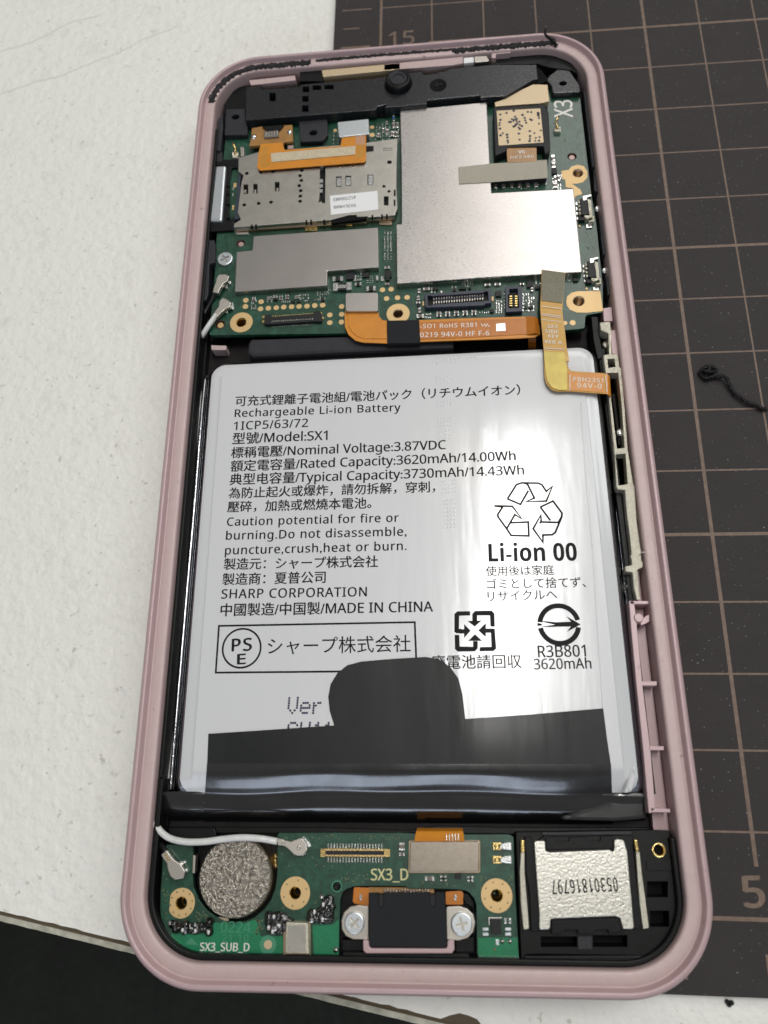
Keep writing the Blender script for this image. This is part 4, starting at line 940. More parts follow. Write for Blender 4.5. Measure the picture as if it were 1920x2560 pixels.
tr_ = []
for a in (['D2', 115, 640, 118, 800, 100, 860], ['D2', 300, 560, 335, 860, 350, 1100], ['D2', 320, 1540, 450, 1560, 470, 1760], ['D2', 330, 1640, 460, 1640], ['C', 140, 600, 130, 720], ['C', 200, 590, 230, 600, 240, 730],
          ['C', 1430, 560, 1440, 900, 1420, 1000], ['C', 250, 900, 245, 1080, 300, 1190], ['C', 270, 1100, 360, 1095], ['C', 1050, 1060, 1110, 1100, 1115, 1330], ['D', 60, 940, 150, 960, 155, 1090], ['D', 1240, 860, 1330, 880, 1350, 920]):
    tr_.append(stroke_geo(pg(a[0], ZP+.01, *a[1:]), .12, ZP+.008))
joined('copper_traces', tr_, 'pcb_trace', mb, kind='stuff')
vi = []
for _ in range(260):
    c, x, y = rnd.choice([('D2', rnd.uniform(110, 300), rnd.uniform(400, 720)), ('D2', rnd.uniform(310, 470), rnd.uniform(1540, 1760)), ('C', rnd.uniform(140, 270), rnd.uniform(590, 1060)), ('C', rnd.uniform(230, 1140), rnd.uniform(1060, 1340)),
                           ('D', rnd.uniform(200, 1050), rnd.uniform(880, 1110)), ('D', rnd.uniform(1235, 1370), rnd.uniform(830, 1190)), ('C', rnd.uniform(1420, 1560), rnd.uniform(540, 1000))])
    vi.append(poly_geo(circ(U(c, x, y, ZP), .1, 7), ZP+.006))
joined('vias', vi, 'pcb_edge', mb, kind='stuff')
# ================================================================== card tray and its black slot
tr = plate('card_tray', pg('T', 5.6, 288, 790, 300, 775, 412, 770, 426, 782, 378, 1455, 362, 1468, 225, 1470, 214, 1458), 2.5, 5.6, 'zinc', None, r=.15, bev=.35)
tagit(tr, 'silvery grey card tray bar standing in the left side of the frame', 'card tray')
sl = thing('card_slot_housing', 'black hooked plastic housing around the card tray on the left side', 'plastic housing', (*U('T', 440, 1200, 4.6), 3.0))
plate('housing', pg('T', 5.1, 275, 722, 300, 700, 580, 692, 610, 740, 660, 755, 640, 802, 560, 795, 500, 800, 470, 960, 462, 1380, 450, 1470, 560, 1400, 610, 1385, 610, 1445, 515, 1495, 520, 1585, 225, 1605, 205, 1470, 216, 1480, 380, 1475, 432, 782, 416, 765, 300, 768, 283, 790), 3.0, 5.1, 'black_plastic', sl, r=.1, bev=.12)
plate('housing_rail', pg('T', 5.6, 595, 850, 625, 860, 600, 1000, 610, 1060, 600, 1130, 605, 1200, 580, 1280, 585, 1370, 612, 1400, 600, 1440, 530, 1450, 555, 1200, 570, 1000), 4.6, 5.6, 'connector_navy', sl, bev=.05)
for y in (1000, 1100, 1230, 1400): chip('housing_tooth', 'T', 450, y, 36, 60, 4.9, .5, 'black_plastic', sl)
# ================================================================== screws
def screw(c, x, y, r, z, label, rot=0.3):
    p = U(c, x, y, z+.4); R_ = span(c, x, y, r, z+.4)
    t = thing('screw', label, 'screw', (p[0], p[1], z), group='small silver cross-head screws')
    a = R_*.58; b = R_*.13; cr2 = [(b, b), (b, a), (-b, a), (-b, b), (-a, b), (-a, -b), (-b, -b), (-b, -a), (b, -a), (b, -b), (a, -b), (a, b)]
    cr2 = [(p[0]+u*math.cos(rot)-v*math.sin(rot), p[1]+u*math.sin(rot)+v*math.cos(rot)) for u, v in cr2]
    vs, fs = plate_geo(circ(p, R_, 32), z, z+.45, 0, .16, [cr2]); add('screw_head', vs, fs, 'zinc', t)
    v, f_ = lathe_geo(p, [(R_*.7, z+.0), (R_*.7, z+.12)], 20); add('screw_recess', v, f_, 'dull_steel', t)
screw('S', 1087, 192, 80, ZP, 'silver screw on the left edge of the main circuit board', .55)

# ================================================================== black earpiece bracket across the top
zk = 6.7
bk = thing('top_bracket', 'long black plastic bracket across the top of the phone above the boards', 'plastic bracket', (*U('A', 1200, 650, 5), 4.7))
hsq = [rc('A', zk, *a) for a in ((617, 612, 668, 680), (882, 562, 935, 608), (880, 637, 930, 684), (878, 712, 930, 764), (962, 553, 1030, 590), (1057, 550, 1130, 584))]
plate('bracket_body', pg('A', zk, 430, 565, 540, 560, 552, 588, 655, 580, 740, 572, 860, 560, 870, 545, 1035, 530, 1450, 495, 1520, 485) + pg('B', zk, 190, 405, 270, 398, 285, 420, 380, 408, 395, 398, 430, 395, 480, 375, 640, 360, 790, 346, 1092, 346, 1102, 450, 1060, 458, 870, 572, 690, 582, 680, 568, 310, 602, 305, 628, 0, 655) +
      pg('A', zk, 1555, 705, 1480, 722, 1468, 748, 880, 795, 425, 832), 5.0, zk, 'bracket_black', bk, r=.12, bev=.14, holes=hsq)
plate('bracket_underside', pg('A', 5.0, 430, 560, 1520, 480, 1545, 800, 1480, 800, 1480, 790, 1080, 800, 440, 850), ZP, 5.0, 'black_deep', bk, bev=0)
plate('bracket_underside', pg('B', 5.0, 190, 400, 1100, 350, 1180, 460, 860, 600, 690, 610, 0, 690), ZP, 5.0, 'black_deep', bk, bev=0)
plate('bracket_ear', pg('A', 5.6, 270, 740, 420, 738, 425, 830, 445, 850, 440, 945, 258, 950), ZP, 5.6, 'grey_plastic', bk, r=.25, bev=.15, holes=[circ(U('A', 348, 805, 5.6), .75, 16, .62)])
plate('bracket_ear', pg('A', 5.6, 850, 800, 1078, 800, 1082, 945, 1040, 995, 860, 1002), ZP, 5.6, 'grey_plastic', bk, r=.3, bev=.15, holes=[circ(U('A', 968, 932, 5.6), .75, 16, .62)])
plate('bracket_ear', pg('B', 5.7, 1160, 460, 1175, 430, 1240, 378, 1330, 390, 1400, 490, 1408, 542, 1205, 552, 1195, 500), ZP, 5.7, 'bracket_black', bk, r=.35, bev=.2, holes=[circ(U('B', 1280, 482, 5.7), .7, 16, .55)])
plate('bracket_ear', pg('A', 5.3, 245, 700, 340, 560, 430, 540, 430, 740, 262, 740), 3.5, 5.0, 'black_plastic', bk, r=.25, bev=.15)
plate('bracket_ear', pg('B', 5.6, 790, 300, 1170, 262, 1340, 330, 1400, 420, 1330, 385, 1180, 365, 1090, 340, 790, 345), 3.5, 5.6, 'black_plastic', bk, r=.25, bev=.15)
p = U('B', 100, 445, 7.9); q = span('B', 100, 445, 92, 7.9)
lathe('rubber_collar', p, [(q*1.12, 5.2), (q*1.1, 6.7), (q*1.0, 7.5), (q*.95, 7.85), (q*.8, 7.95), (q*.72, 7.85), (q*.66, 7.8), (q*.60, 7.95), (q*.50, 7.95), (q*.44, 7.6), (q*.4, 7.0), (0.0001, 6.9)], 'black_plastic', bk, n=36)
lathe('collar_ring', p, [(q*.64, 7.80), (q*.63, 8.0), (q*.50, 8.0), (q*.46, 7.7)], 'foam_grey', bk, n=36)
p = U('B', 388, 495, zk)
lathe('screw_well', p, [(1.5, zk), (1.45, zk+.06), (1.25, zk+.04), (1.2, zk+.02), (0.0001, zk+.015)], 'black_deep', bk, n=28)
for a in (0.4, 1.97, 3.5): tube('well_rib', [(p[0], p[1], zk+.03), (p[0]+.8*math.cos(a), p[1]+.6*math.sin(a), zk+.05)], .12, 'grey_plastic', bk, n=6, sub=2)

# ================================================================== front camera module, its bracket and tape
cmz = 6.3
cmd = thing('camera_module', 'square black camera module with a speckled gold back, upper right of the board', 'camera module', (*U('B', 975, 800, 5), ZP))
plate('camera_body', pg('B', cmz, 783, 655, 1145, 632, 1178, 690, 1190, 960, 1150, 990, 1140, 930, 880, 935, 880, 960, 795, 1000, 790, 900), ZP, cmz, 'chip_black', cmd, r=.15, bev=.12)
gb = plate('gold_back', pg('B', cmz+.06, 805, 677, 1118, 660, 1142, 903, 820, 926), cmz, cmz+.06, 'bracket_beige', cmd, r=.1, bev=.02)
g = []; rnd = random.Random(4)
for x, y in [(833, 706), (878, 695), (925, 675), (1030, 685), (1055, 690), (1098, 690), (1105, 700), (990, 706), (830, 745), (826, 765), (905, 760), (930, 740), (945, 735), (935, 720), (925, 750), (895, 755),
             (950, 750), (968, 755), (1003, 730), (1012, 745), (1018, 762), (1045, 735), (1058, 745), (1105, 715), (1110, 770), (828, 803), (848, 835), (835, 850), (965, 838), (968, 885), (1043, 825), (1073, 838),
             (1047, 860), (1045, 878), (1083, 872), (1115, 868), (1120, 820), (880, 850), (885, 868), (885, 888), (888, 905), (1042, 895), (1080, 892), (938, 788), (965, 795), (975, 805), (925, 790), (985, 785), (970, 780), (940, 775), (1110, 890), (1100, 705), (1108, 728), (822, 778), (950, 765), (918, 735)]:
    q = span('B', x, y, 9.5, cmz+.06); v, f_ = plate_geo(circ(U('B', x+rnd.uniform(-3, 3), y+rnd.uniform(-3, 3), cmz+.08), q*rnd.uniform(.85, 1.15), 10), cmz+.06, cmz+.085, 0, 0); g.append((v, f_))
joined('via_spots', g, 'connector_navy', gb, kind='stuff')
cf = plate('camera_flex', pg('B', 6.05, 876, 935, 1090, 925, 1093, 1040, 882, 1050), 5.9, 6.05, 'flex_brown', cmd, bev=.02)
text('V0', 'B', 960, 985, 1008, 982, 6.07, 'white_print', cf, bold=.02, ysc=1.0)
text('HF2346', 'B', 905, 1020, 1072, 1012, 6.07, 'white_print', cf, bold=.01, ysc=.8, space=1.2)
bb = plate('gold_bracket', pg('B', 6.2, 790, 618, 870, 590, 975, 530, 1065, 488, 1170, 490, 1182, 608, 1120, 622, 795, 645), 5.2, 6.2, 'bracket_beige', None, r=.15, bev=.08)
tagit(bb, 'wedge of beige metal above the camera module, under the black bracket', 'metal bracket')
mtp = plate('conductive_tape', pg('D', 6.02, 473, 50, 700, 26, 1108, -2, 1112, 128, 700, 158, 480, 170), 5.93, 6.02, 'mesh_tape', None, r=.05, bev=.02)
tagit(mtp, 'strip of grey woven tape lying across the large shield below the camera', 'tape')
cc_ = thing('camera_connector', 'black camera connector hidden under the grey woven tape', 'connector', (*U('D', 900, 100, 5), ZP))
plate('connector_shell', pg('D', 5.9, 712, 35, 1105, 5, 1108, 118, 714, 148), ZP, 5.9, 'chip_black', cc_, bev=.1)
for k in range(6): cap('D', 740+k*58, 188-k*3, 26, 34, ZP, mb, 'ceramic_brown', hh=.3)
cap('D', 1155, 30, 24, 50, ZP, mb); cap('D', 1160, 5, 18, 20, ZP, mb)

# ================================================================== flex cables
# upper left
f1 = thing('volume_flex', 'orange flex cable with a pale strip, lying on the card reader top', 'flex cable', (*U('A', 950, 1100, 6.3), ZP))
zf = 6.5
plate('flex_film', pg('A', zf, 548, 1020, 722, 1008, 738, 1068, 1185, 1036, 1195, 975, 1300, 950, 1388, 945, 1388, 1150, 1372, 1166, 545, 1232, 520, 1212, 530, 1100), zf-.12, zf, 'flex_orange', f1, r=.15, bev=.03)
for k in range(5):
    o = k*13
    v, f_ = stroke_geo(pg('A', zf+.01, 555+o*.9, 1040, 545+o, 1125, 540+o*1.0, 1165, 560+o*.9, 1205-o*.6, 600+o*.6, 1205-o*.7), .08, zf+.008); add('copper_trace', v, f_, 'stiffener_gold', f1)
    v, f_ = stroke_geo(pg('A', zf+.01, 1315+o, 1025, 1318+o, 1105, 1300+o*.8, 1130), .08, zf+.008); add('copper_trace', v, f_, 'stiffener_gold', f1)
    plate('solder_finger', pg('A', zf+.02, 1306+o*1.15, 950, 1314+o*1.15, 950, 1316+o*1.15, 1026, 1308+o*1.15, 1026), zf+.002, zf+.03, 'pad_pink', f1, bev=0)
plate('pale_stiffener', pg('A', zf+.1, 628, 1095, 1305, 1036, 1303, 1104, 634, 1165), zf, zf+.12, 'stiffener_pale', f1, bev=.02)
plate('connector_cover', pg('A', 6.7, 1160, 846, 1408, 820, 1412, 940, 1300, 952, 1172, 966), 5.0, 6.7, 'zinc', f1, r=.12, bev=.08)
f2 = thing('flash_board', 'brown flex tab with two silver solder dots under the black bracket', 'flex cable', (*U('A', 630, 960, 6), ZP))
plate('flex_tab', pg('A', 5.9, 478, 895, 560, 880, 605, 912, 685, 908, 738, 872, 800, 868, 806, 1000, 735, 1008, 722, 1022, 455, 1038, 470, 980), 5.4, 5.9, 'flex_brown', f2, r=.12, bev=.04)
plate('sensor_chip', pg('A', 6.2, 572, 922, 688, 910, 692, 962, 576, 972), 5.9, 6.2, 'ceramic_brown', f2, bev=.04)
plate('sensor_hood', pg('A', 6.3, 560, 880, 730, 868, 700, 905, 600, 912), 5.9, 6.3, 'black_plastic', f2, bev=.04)
for k in range(5): chip('chip_lead', 'A', 590+k*22, 942-k*2, 10, 34, 6.2, .05, 'solder', f2)
for x, y in ((492, 962), (778, 925)): lathe('solder_dot', U('A', x, y, 6), [(.5, 5.9), (.42, 6.1), (.2, 6.2), (0.0001, 6.22)], 'solder', f2, n=14)
chip('solder_pad', 'A', 785, 1045, 44, 28, ZP, .8, 'pad_pink', mb)
# main flex
zf = 5.5
f3 = thing('main_flex', 'wide orange flex cable lying between the circuit board and the battery', 'flex cable', (*U('P', 1080, 820, 5.4), 4.6))
body3 = pg('C', zf, 1160, 1195, 1418, 1195, 1428, 1245, 1455, 1275, 1500, 1283) + pg('D', zf, 100, 1148, 500, 1132, 700, 1126, 960, 1118, 1000, 1122, 1040, 1150, 1060, 1200, 1058, 1245, 1020, 1268, 900, 1275, 520, 1288, 200, 1300) + pg('C', zf, 1490, 1462, 1300, 1455, 1240, 1440, 1185, 1395, 1155, 1330, 1152, 1230)
plate('flex_film', body3, zf-.18, zf, 'flex_orange', f3, r=.2, bev=.05)
plate('flex_layer', pg('C', zf+.12, 1180, 1215, 1405, 1215, 1412, 1250, 1440, 1285, 1485, 1300, 1490, 1425, 1310, 1425, 1250, 1405, 1205, 1365, 1180, 1310), zf, zf+.12, 'flex_orange', f3, r=.3, bev=.06)
plate('flex_layer', pg('D', zf+.1, 190, 1160, 960, 1130, 965, 1245, 500, 1272, 200, 1282), zf, zf+.1, 'flex_orange_deep', f3, r=.1, bev=.05)
sheet('folded_end', [(*U('D', x, y, z_), z_) for x, y, z_ in ((955, 1120, zf+.05), (990, 1118, 5.8), (1020, 1120, 6.0), (1045, 1135, 5.7), (1055, 1160, 4.9), (1055, 1170, 3.6))],
      [(*U('D', x, y, z_), z_) for x, y, z_ in ((960, 1250, zf+.05), (990, 1245, 5.8), (1022, 1235, 6.0), (1048, 1245, 5.7), (1058, 1262, 4.9), (1058, 1270, 3.6))], 'flex_orange_deep', f3, .15)
sheet('hidden_tail', [(*U('D', 975, 1260, 4.6), 4.6), (*U('D', 975, 1300, 4.2), 4.2), (*U('D', 975, 1340, 3.0), 3.0)], [(*U('D', 1030, 1260, 4.6), 4.6), (*U('D', 1030, 1300, 4.2), 4.2), (*U('D', 1030, 1340, 3.0), 3.0)], 'flex_orange_deep', f3, .12)
plate('connector_cover', pg('C', 6.15, 1160, 1072, 1172, 1060, 1408, 1056, 1418, 1066, 1418, 1198, 1408, 1206, 1172, 1206, 1160, 1194), ZP, 6.15, 'shield_smooth', f3, r=.1, bev=.08)
text('-SO1 RoHS R381', 'C2', 182, 580, 690, 566, zf+.115, 'white_print', f3, ysc=1.0, bold=.01, space=1.15)
v, f_ = stroke_geo(pg('C2', zf+.12, 730, 535, 745, 560, 765, 540, 775, 565, 785, 540, 800, 560, 812, 560), .1, zf+.115); add('maker_mark', v, f_, 'white_print', f3)
text('0219 94V-0 HF F-6', 'C2', 182, 660, 805, 642, zf+.115, 'white_print', f3, ysc=1.0, bold=.01, space=1.1)
plate('white_square', pg('C2', zf+.16, 866, 537, 948, 530, 954, 600, 868, 606), zf+.1, zf+.14, 'zinc', f3, bev=.01)
wt = plate('black_wrap_tape', [U('P', 967, 801, zf+.25), U('P', 1047.5, 799, zf+.25), U('P', 1051, 858, zf+.25), U('P', 968, 860, zf+.25)], zf-.35, zf+.25, 'tape_matte', None, r=.05, bev=.1)
tagit(wt, 'matte black tape patch wrapped round the orange flex cable', 'tape')
# side key flex
f4 = thing('side_key_flex', 'yellow side key flex cable hanging over the battery top right corner', 'flex cable', (*U('J', 900, 300, 7), 6.4))
def E3(c, *a): return [(*U(c, a[i], a[i+1], a[i+2]), a[i+2]) for i in range(0, len(a), 3)]
sheet('grey_stiffener', E3('D', 1075, 785, 6.9, 1070, 880, 7.2, 1068, 960, 7.2, 1070, 1004, 7.15), E3('D', 1237, 806, 6.9, 1233, 880, 7.2, 1226, 960, 7.2, 1217, 1022, 7.15), 'stiffener_grey', f4, .25)
sheet('flex_film', E3('D', 1069, 783, 6.7, 1062, 1000, 7.05, 1060, 1060, 7.1, 1066, 1150, 7.2, 1075, 1250, 7.25, 1082, 1330, 7.2, 1090, 1380, 7.15, 1095, 1430, 7.1),
      E3('D', 1240, 805, 6.7, 1222, 1020, 7.05, 1218, 1080, 7.1, 1226, 1150, 7.2, 1240, 1250, 7.25, 1248, 1330, 7.2, 1262, 1400, 7.15, 1268, 1440, 7.1), 'flex_yellow', f4, .12)
zz = 7.12
plate('flex_elbow', pg('J', zz, 826, 240, 970, 250, 980, 330, 995, 378, 1010, 392, 1060, 398, 1225, 408, 1240, 412, 1240, 548, 1200, 545, 1000, 530, 920, 532, 880, 520, 845, 480, 832, 430), zz-.12, zz, 'flex_yellow', f4, r=.25, bev=.03, seg=5)
plate('gold_stiffener', pg('J', zz+.14, 826, 262, 968, 268, 985, 385, 985, 522, 925, 522, 880, 505, 852, 465, 842, 420), zz, zz+.14, 'stiffener_gold', f4, r=.3, bev=.03)
plate('amber_layer', pg('J', zz+.06, 990, 402, 1225, 412, 1232, 540, 1000, 522), zz, zz+.06, 'flex_orange', f4, r=.1, bev=.03)
sheet('flex_tail', E3('J', 1232, 412, 7.12, 1255, 416, 7.0, 1268, 430, 6.6, 1272, 450, 5.8, 1272, 470, 4.8), E3('J', 1236, 544, 7.12, 1258, 552, 7.0, 1275, 565, 6.6, 1280, 575, 5.8, 1280, 590, 4.8), 'flex_orange', f4, .12)
for yy in (1045, 1100, 1110, 1140):
    v, f_ = stroke_geo(pg('D', 7.25, 1070, yy, 1212, yy+18), .09, 7.25); add('white_bar', v, f_, 'white_print', f4)
for a in ((833, 242, 965, 250), ): v, f_ = stroke_geo(pg('J', 7.28, *a), .1, 7.28); add('white_bar', v, f_, 'white_print', f4)
for a in ((1003, 418, 1003, 520), (1242, 425, 1252, 535)): v, f_ = stroke_geo(pg('J', zz+.08, *a), .1, zz+.075); add('white_bar', v, f_, 'white_print', f4)
for t_, x0, y0, x1, y1 in (('SX3', 852, 106, 918, 108), ('SIDE', 838, 138, 925, 142), ('KEY', 858, 170, 925, 175), ('VER A', 832, 208, 948, 216)):
    text(t_, 'J', x0, y0, x1, y1, 7.29, 'white_print', f4, bold=.02, ysc=.95, space=1.15)
text('PBH2351', 'J', 1024, 462, 1225, 472, zz+.08, 'white_print', f4, bold=.01, ysc=1.0, space=1.15)
text('94V-0', 'J', 1050, 505, 1215, 512, zz+.08, 'white_print', f4, bold=.01, ysc=.95, space=1.25)

# ================================================================== metal side bracket
zb = 6.3
sb = thing('side_bracket', 'long pitted silver metal bracket with windows along the right of the battery', 'metal bracket', (*U('N', 200, 1300, 6), 1.8))
outl = pg('N', zb, 55, 570, 125, 562, 134, 640, 136, 790, 180, 788, 192, 880, 205, 885, 225, 1130, 248, 1445, 285, 1680, 296, 1712, 310, 1950, 338, 2150) + \
       pg('L', zb, 1480, 40, 1482, 110, 1490, 120, 1490, 155, 1455, 172, 1472, 372, 1452, 375, 1432, 300, 1422, 190, 1378, 184, 1372, 150, 1418, 140, 1412, 60) + \
       pg('N', zb, 278, 2212, 262, 2050, 240, 1880, 228, 1728, 178, 1724, 168, 1690, 158, 1500, 152, 1440, 138, 1300, 118, 1100, 95, 915, 86, 860, 78, 795, 118, 788, 112, 645, 60, 622)
plate('bracket_body', outl, 4.4, zb, 'cast_metal', sb, r=.08, bev=.1, holes=[pg('N', zb, 106, 822, 156, 817, 164, 878, 112, 884), pg('N', zb, 104, 920, 182, 915, 205, 1130, 226, 1438, 172, 1442, 155, 1300, 132, 1100), pg('N', zb, 162, 1482, 232, 1475, 248, 1688, 182, 1698)])
plate('bracket_spine', pg('N', 4.4, 118, 640, 136, 640, 205, 885, 285, 1680, 338, 2150, 300, 2150, 262, 1690, 200, 1130, 150, 900), 1.8, 4.4, 'dull_steel', sb, bev=.05)
plate('inner_leaf', pg('N', 3.6, 130, 1080, 150, 1080, 195, 1430, 175, 1435), 2.0, 4.4, 'floor_metal', sb, bev=.05)
plate('dark_insert', pg('N', 4.0, 175, 1740, 225, 1735, 275, 2205, 230, 2212, 195, 2000), 1.8, 4.2, 'floor_metal', sb, r=.1, bev=.1)
plate('dark_insert', pg('L', 4.0, 1370, 0, 1410, 0, 1418, 130, 1385, 140), 1.8, 4.2, 'floor_metal', sb, r=.1, bev=.1)
for c, x, y in (('N', 95, 725), ('N', 195, 1330), ('L', 1405, 285)):
    tt = thing('key_spring', {725: 'round steel contact beside the battery top right corner', 1330: 'round steel contact inside the long bracket window', 285: 'round steel contact below the long side bracket'}[y], 'contact', (*U(c, x, y, 4.2), 2.2), group='round steel contacts along the right side')
    p = U(c, x, y, 4.6); lathe('contact_coil', p, [(.75, 2.6), (.8, 3.9), (.6, 4.2), (.55, 4.0), (.7, 4.5), (.45, 4.9), (0.0001, 4.8)], 'bright_steel' if y == 1330 else 'dull_steel', tt, n=18)
tube('loose_fibre', path3('N', 330, 2175, 6.4, 345, 2160, 6.8, 365, 2158, 6.9), .06, 'cable_white', sb, n=6)

# ================================================================== lower circuit board
ZS = 4.9
lb = thing('lower_circuit_board', 'green lower circuit board with a round cutout, along the phone bottom', 'circuit board', (*U('G', 300, 600, ZS), 4.1))
H2 = [('F', 450, 642, 44), ('F', 1300, 570, 42), ('G', 1427, 708, 46), ('G', 243, 640, 30)]
outl = pg('F', ZS, 345, 212, 525, 215, 541, 230, 536, 430, 545, 530, 580, 615, 640, 695, 700, 740, 770, 775, 850, 786, 930, 778, 1000, 748, 1070, 690, 1120, 620, 1150, 540, 1165, 430, 1168, 140, 1180, 125, 1300, 126) + \
       pg('G', ZS, 0, 243, 700, 243, 830, 250, 1200, 255, 1520, 256, 1552, 275, 1560, 600, 1592, 1165, 1585, 1178, 1330, 1176, 1290, 1160, 1282, 1140, 1276, 780, 1262, 730, 1230, 690, 1190, 668, 1130, 660, 770, 655, 750, 638, 380, 636, 320, 655, 285, 685, 268, 740, 258, 1145, 245, 1155, 70, 1155, 55, 1140) + \
       pg('F', ZS, 1450, 1032, 1405, 1045, 1200, 1045, 1150, 1030, 560, 1010, 480, 985, 400, 930, 345, 850, 305, 760, 297, 680, 300, 560, 312, 400, 316, 300)
plate('board', outl, 4.1, ZS, 'pcb', lb, r=.08, bev=.04, holes=[hole(*h, z=ZS) for h in H2])
plate('bare_mask', pg('F', ZS+.01, 690, 790, 780, 792, 850, 800, 930, 792, 1000, 765, 1020, 800, 1040, 890, 1205, 890, 1215, 1035, 1160, 1030, 565, 1004, 480, 978, 400, 925, 375, 890, 380, 872, 690, 872), ZS+.003, ZS+.01, 'pcb_bright', lb, r=.1, bev=0)
plate('bare_mask', pg('G', ZS+.01, 62, 925, 215, 925, 258, 880, 256, 1140, 245, 1150, 75, 1150), ZS+.003, ZS+.01, 'pcb_bright', lb, bev=0)
plate('bare_mask', pg('G', ZS+.01, 1290, 1020, 1580, 1020, 1588, 1165, 1575, 1173, 1330, 1170, 1292, 1150), ZS+.003, ZS+.01, 'pcb_bright', lb, bev=0)
ringpad('F', 455, 645, 100, 44, lb, ZS, cut=(.86, 2), seg=40, mm='flex_brown' if 0 else 'gold', dots_=10)
ringpad('F', 1298, 570, 110, 44, lb, ZS, dots_=6)
ringpad('G', 1427, 708, 117, 46, lb, ZS, dots_=8)
p = U('G', 243, 640, ZS); q = span('G', 243, 640, 32, ZS)
b_ = lathe('locating_peg', p, [(q*1.25, ZS+.005), (q*1.25, ZS+.02), (q, ZS+.02), (q*.96, ZS-.3)], 'faint_print', lb, n=24); lathe('peg_head', p, [(q*.9, ZS-.6), (q*.85, ZS-.05), (q*.5, ZS), (q*.4, ZS-.1), (.0001, ZS-.1)], 'black_plastic', b_, n=20)
text('SX3_SUB_D', 'F', 592, 998, 957, 1002, ZS+.02, 'white_print', lb, bold=.02, ysc=1.05)
text('SX3_D', 'G', 497, 594, 772, 594, ZS+.02, 'yellow_print', lb, bold=.02, ysc=1.1)
text('0224.', 'F', 745, 862, 985, 866, ZS+.02, 'faint_print', lb, bold=-0.0, ysc=1.0)
text('21.10', 'F', 757, 932, 950, 934, ZS+.02, 'faint_print', lb, ysc=1.0, space=1.2)
add('triangle_mark', *poly_geo(pg('F', ZS+.02, 480, 950, 528, 900, 578, 955), ZS+.02), 'faint_print', lb)
pad('F', 1096, 953, 62, ZS+.012, lb, 'faint_print', 'pad_halo'); pad('F', 1096, 953, 31, ZS+.05, lb, 'bracket_beige', 'test_pad')
# traces and vias
tr_ = []
for a in (['F', 1380, 300, 1520, 470, 1530, 600], ['F', 1350, 300, 1505, 480, 1512, 600], ['F', 360, 470, 350, 560, 352, 640], ['F', 345, 470, 325, 560, 325, 700]):
    tr_.append(stroke_geo(pg(a[0], ZS+.01, *a[1:]), .13, ZS+.008))
rnd = random.Random(8)
for k in range(12):
    x = 185+k*33; y0 = 470; y = 500+rnd.uniform(0, 50)
    tr_.append(stroke_geo(pg('G', ZS+.01, x, y0, x, y-15, x-15, y, x-22, y+12), .09, ZS+.006)); tr_.append(stroke_geo(circ(U('G', x-24, y+18, ZS), .28, 10), .08, ZS+.008, True))
    y = 300-rnd.uniform(0, 25); tr_.append(stroke_geo(pg('G', ZS+.01, x, 320, x, y+10, x+10, y), .09, ZS+.006)); tr_.append(stroke_geo(circ(U('G', x+12, y-6, ZS), .26, 10), .08, ZS+.008, True))
for a in ([640, 290, 640, 490, 560, 490, 520, 470], [650, 300, 655, 520], [700, 440, 700, 470, 730, 470], [1390, 270, 1392, 545, 1540, 545], [1360, 300, 1350, 340, 1330, 345], [1345, 420, 1370, 450, 1340, 480]):
    tr_.append(stroke_geo(pg('G', ZS+.01, *a), .09, ZS+.006))
joined('copper_traces', tr_, 'pcb_trace', lb, kind='stuff')
vi = []
for _ in range(170):
    c, x, y = rnd.choice([('F', rnd.uniform(1180, 1600), rnd.uniform(150, 740)), ('F', rnd.uniform(310, 360), rnd.uniform(420, 780)), ('G', rnd.uniform(60, 760), rnd.uniform(252, 290)), ('G', rnd.uniform(260, 480), rnd.uniform(540, 620)), ('F', rnd.uniform(560, 690), rnd.uniform(700, 780)), ('G', rnd.uniform(1290, 1560), rnd.uniform(560, 700)), ('G', rnd.uniform(880, 1290), rnd.uniform(545, 640)), ('F', rnd.uniform(1000, 1060), rnd.uniform(760, 880))])
    if c == 'F' and 640 < y < 800 and 560 < x < 700 and (x-855)**2+(y-470)**2 < 330**2: continue
    vi.append(poly_geo(circ(U(c, x, y, ZS), .11, 7), ZS+.012))
joined('vias', vi, 'pcb_edge', lb, kind='stuff')
# connector with gilt ends
cn = plate('board_connector', pg('G', 5.6, 118, 362, 635, 366, 636, 424, 118, 418), ZS, 5.4, 'gold', lb, r=.1, bev=.08)
plate('connector_slot', pg('G', 5.62, 158, 376, 592, 378, 592, 408, 158, 406), 5.3, 5.43, 'chip_black', cn, bev=0)
for y in (340, 443): pins('solder_pins', 'G', 19, 180, y, 575, y+2, 9, 36, ZS, .14, 'solder', cn)
for y in (368, 414): pins('gilt_pins', 'G', 19, 180, y, 575, y+2, 10, 14, 5.2, .3, 'gold_metal', cn)
for x in (140, 610): chip('gilt_end', 'G', x, 392, 36, 56, 5.2, .4, 'gold_metal', cn)
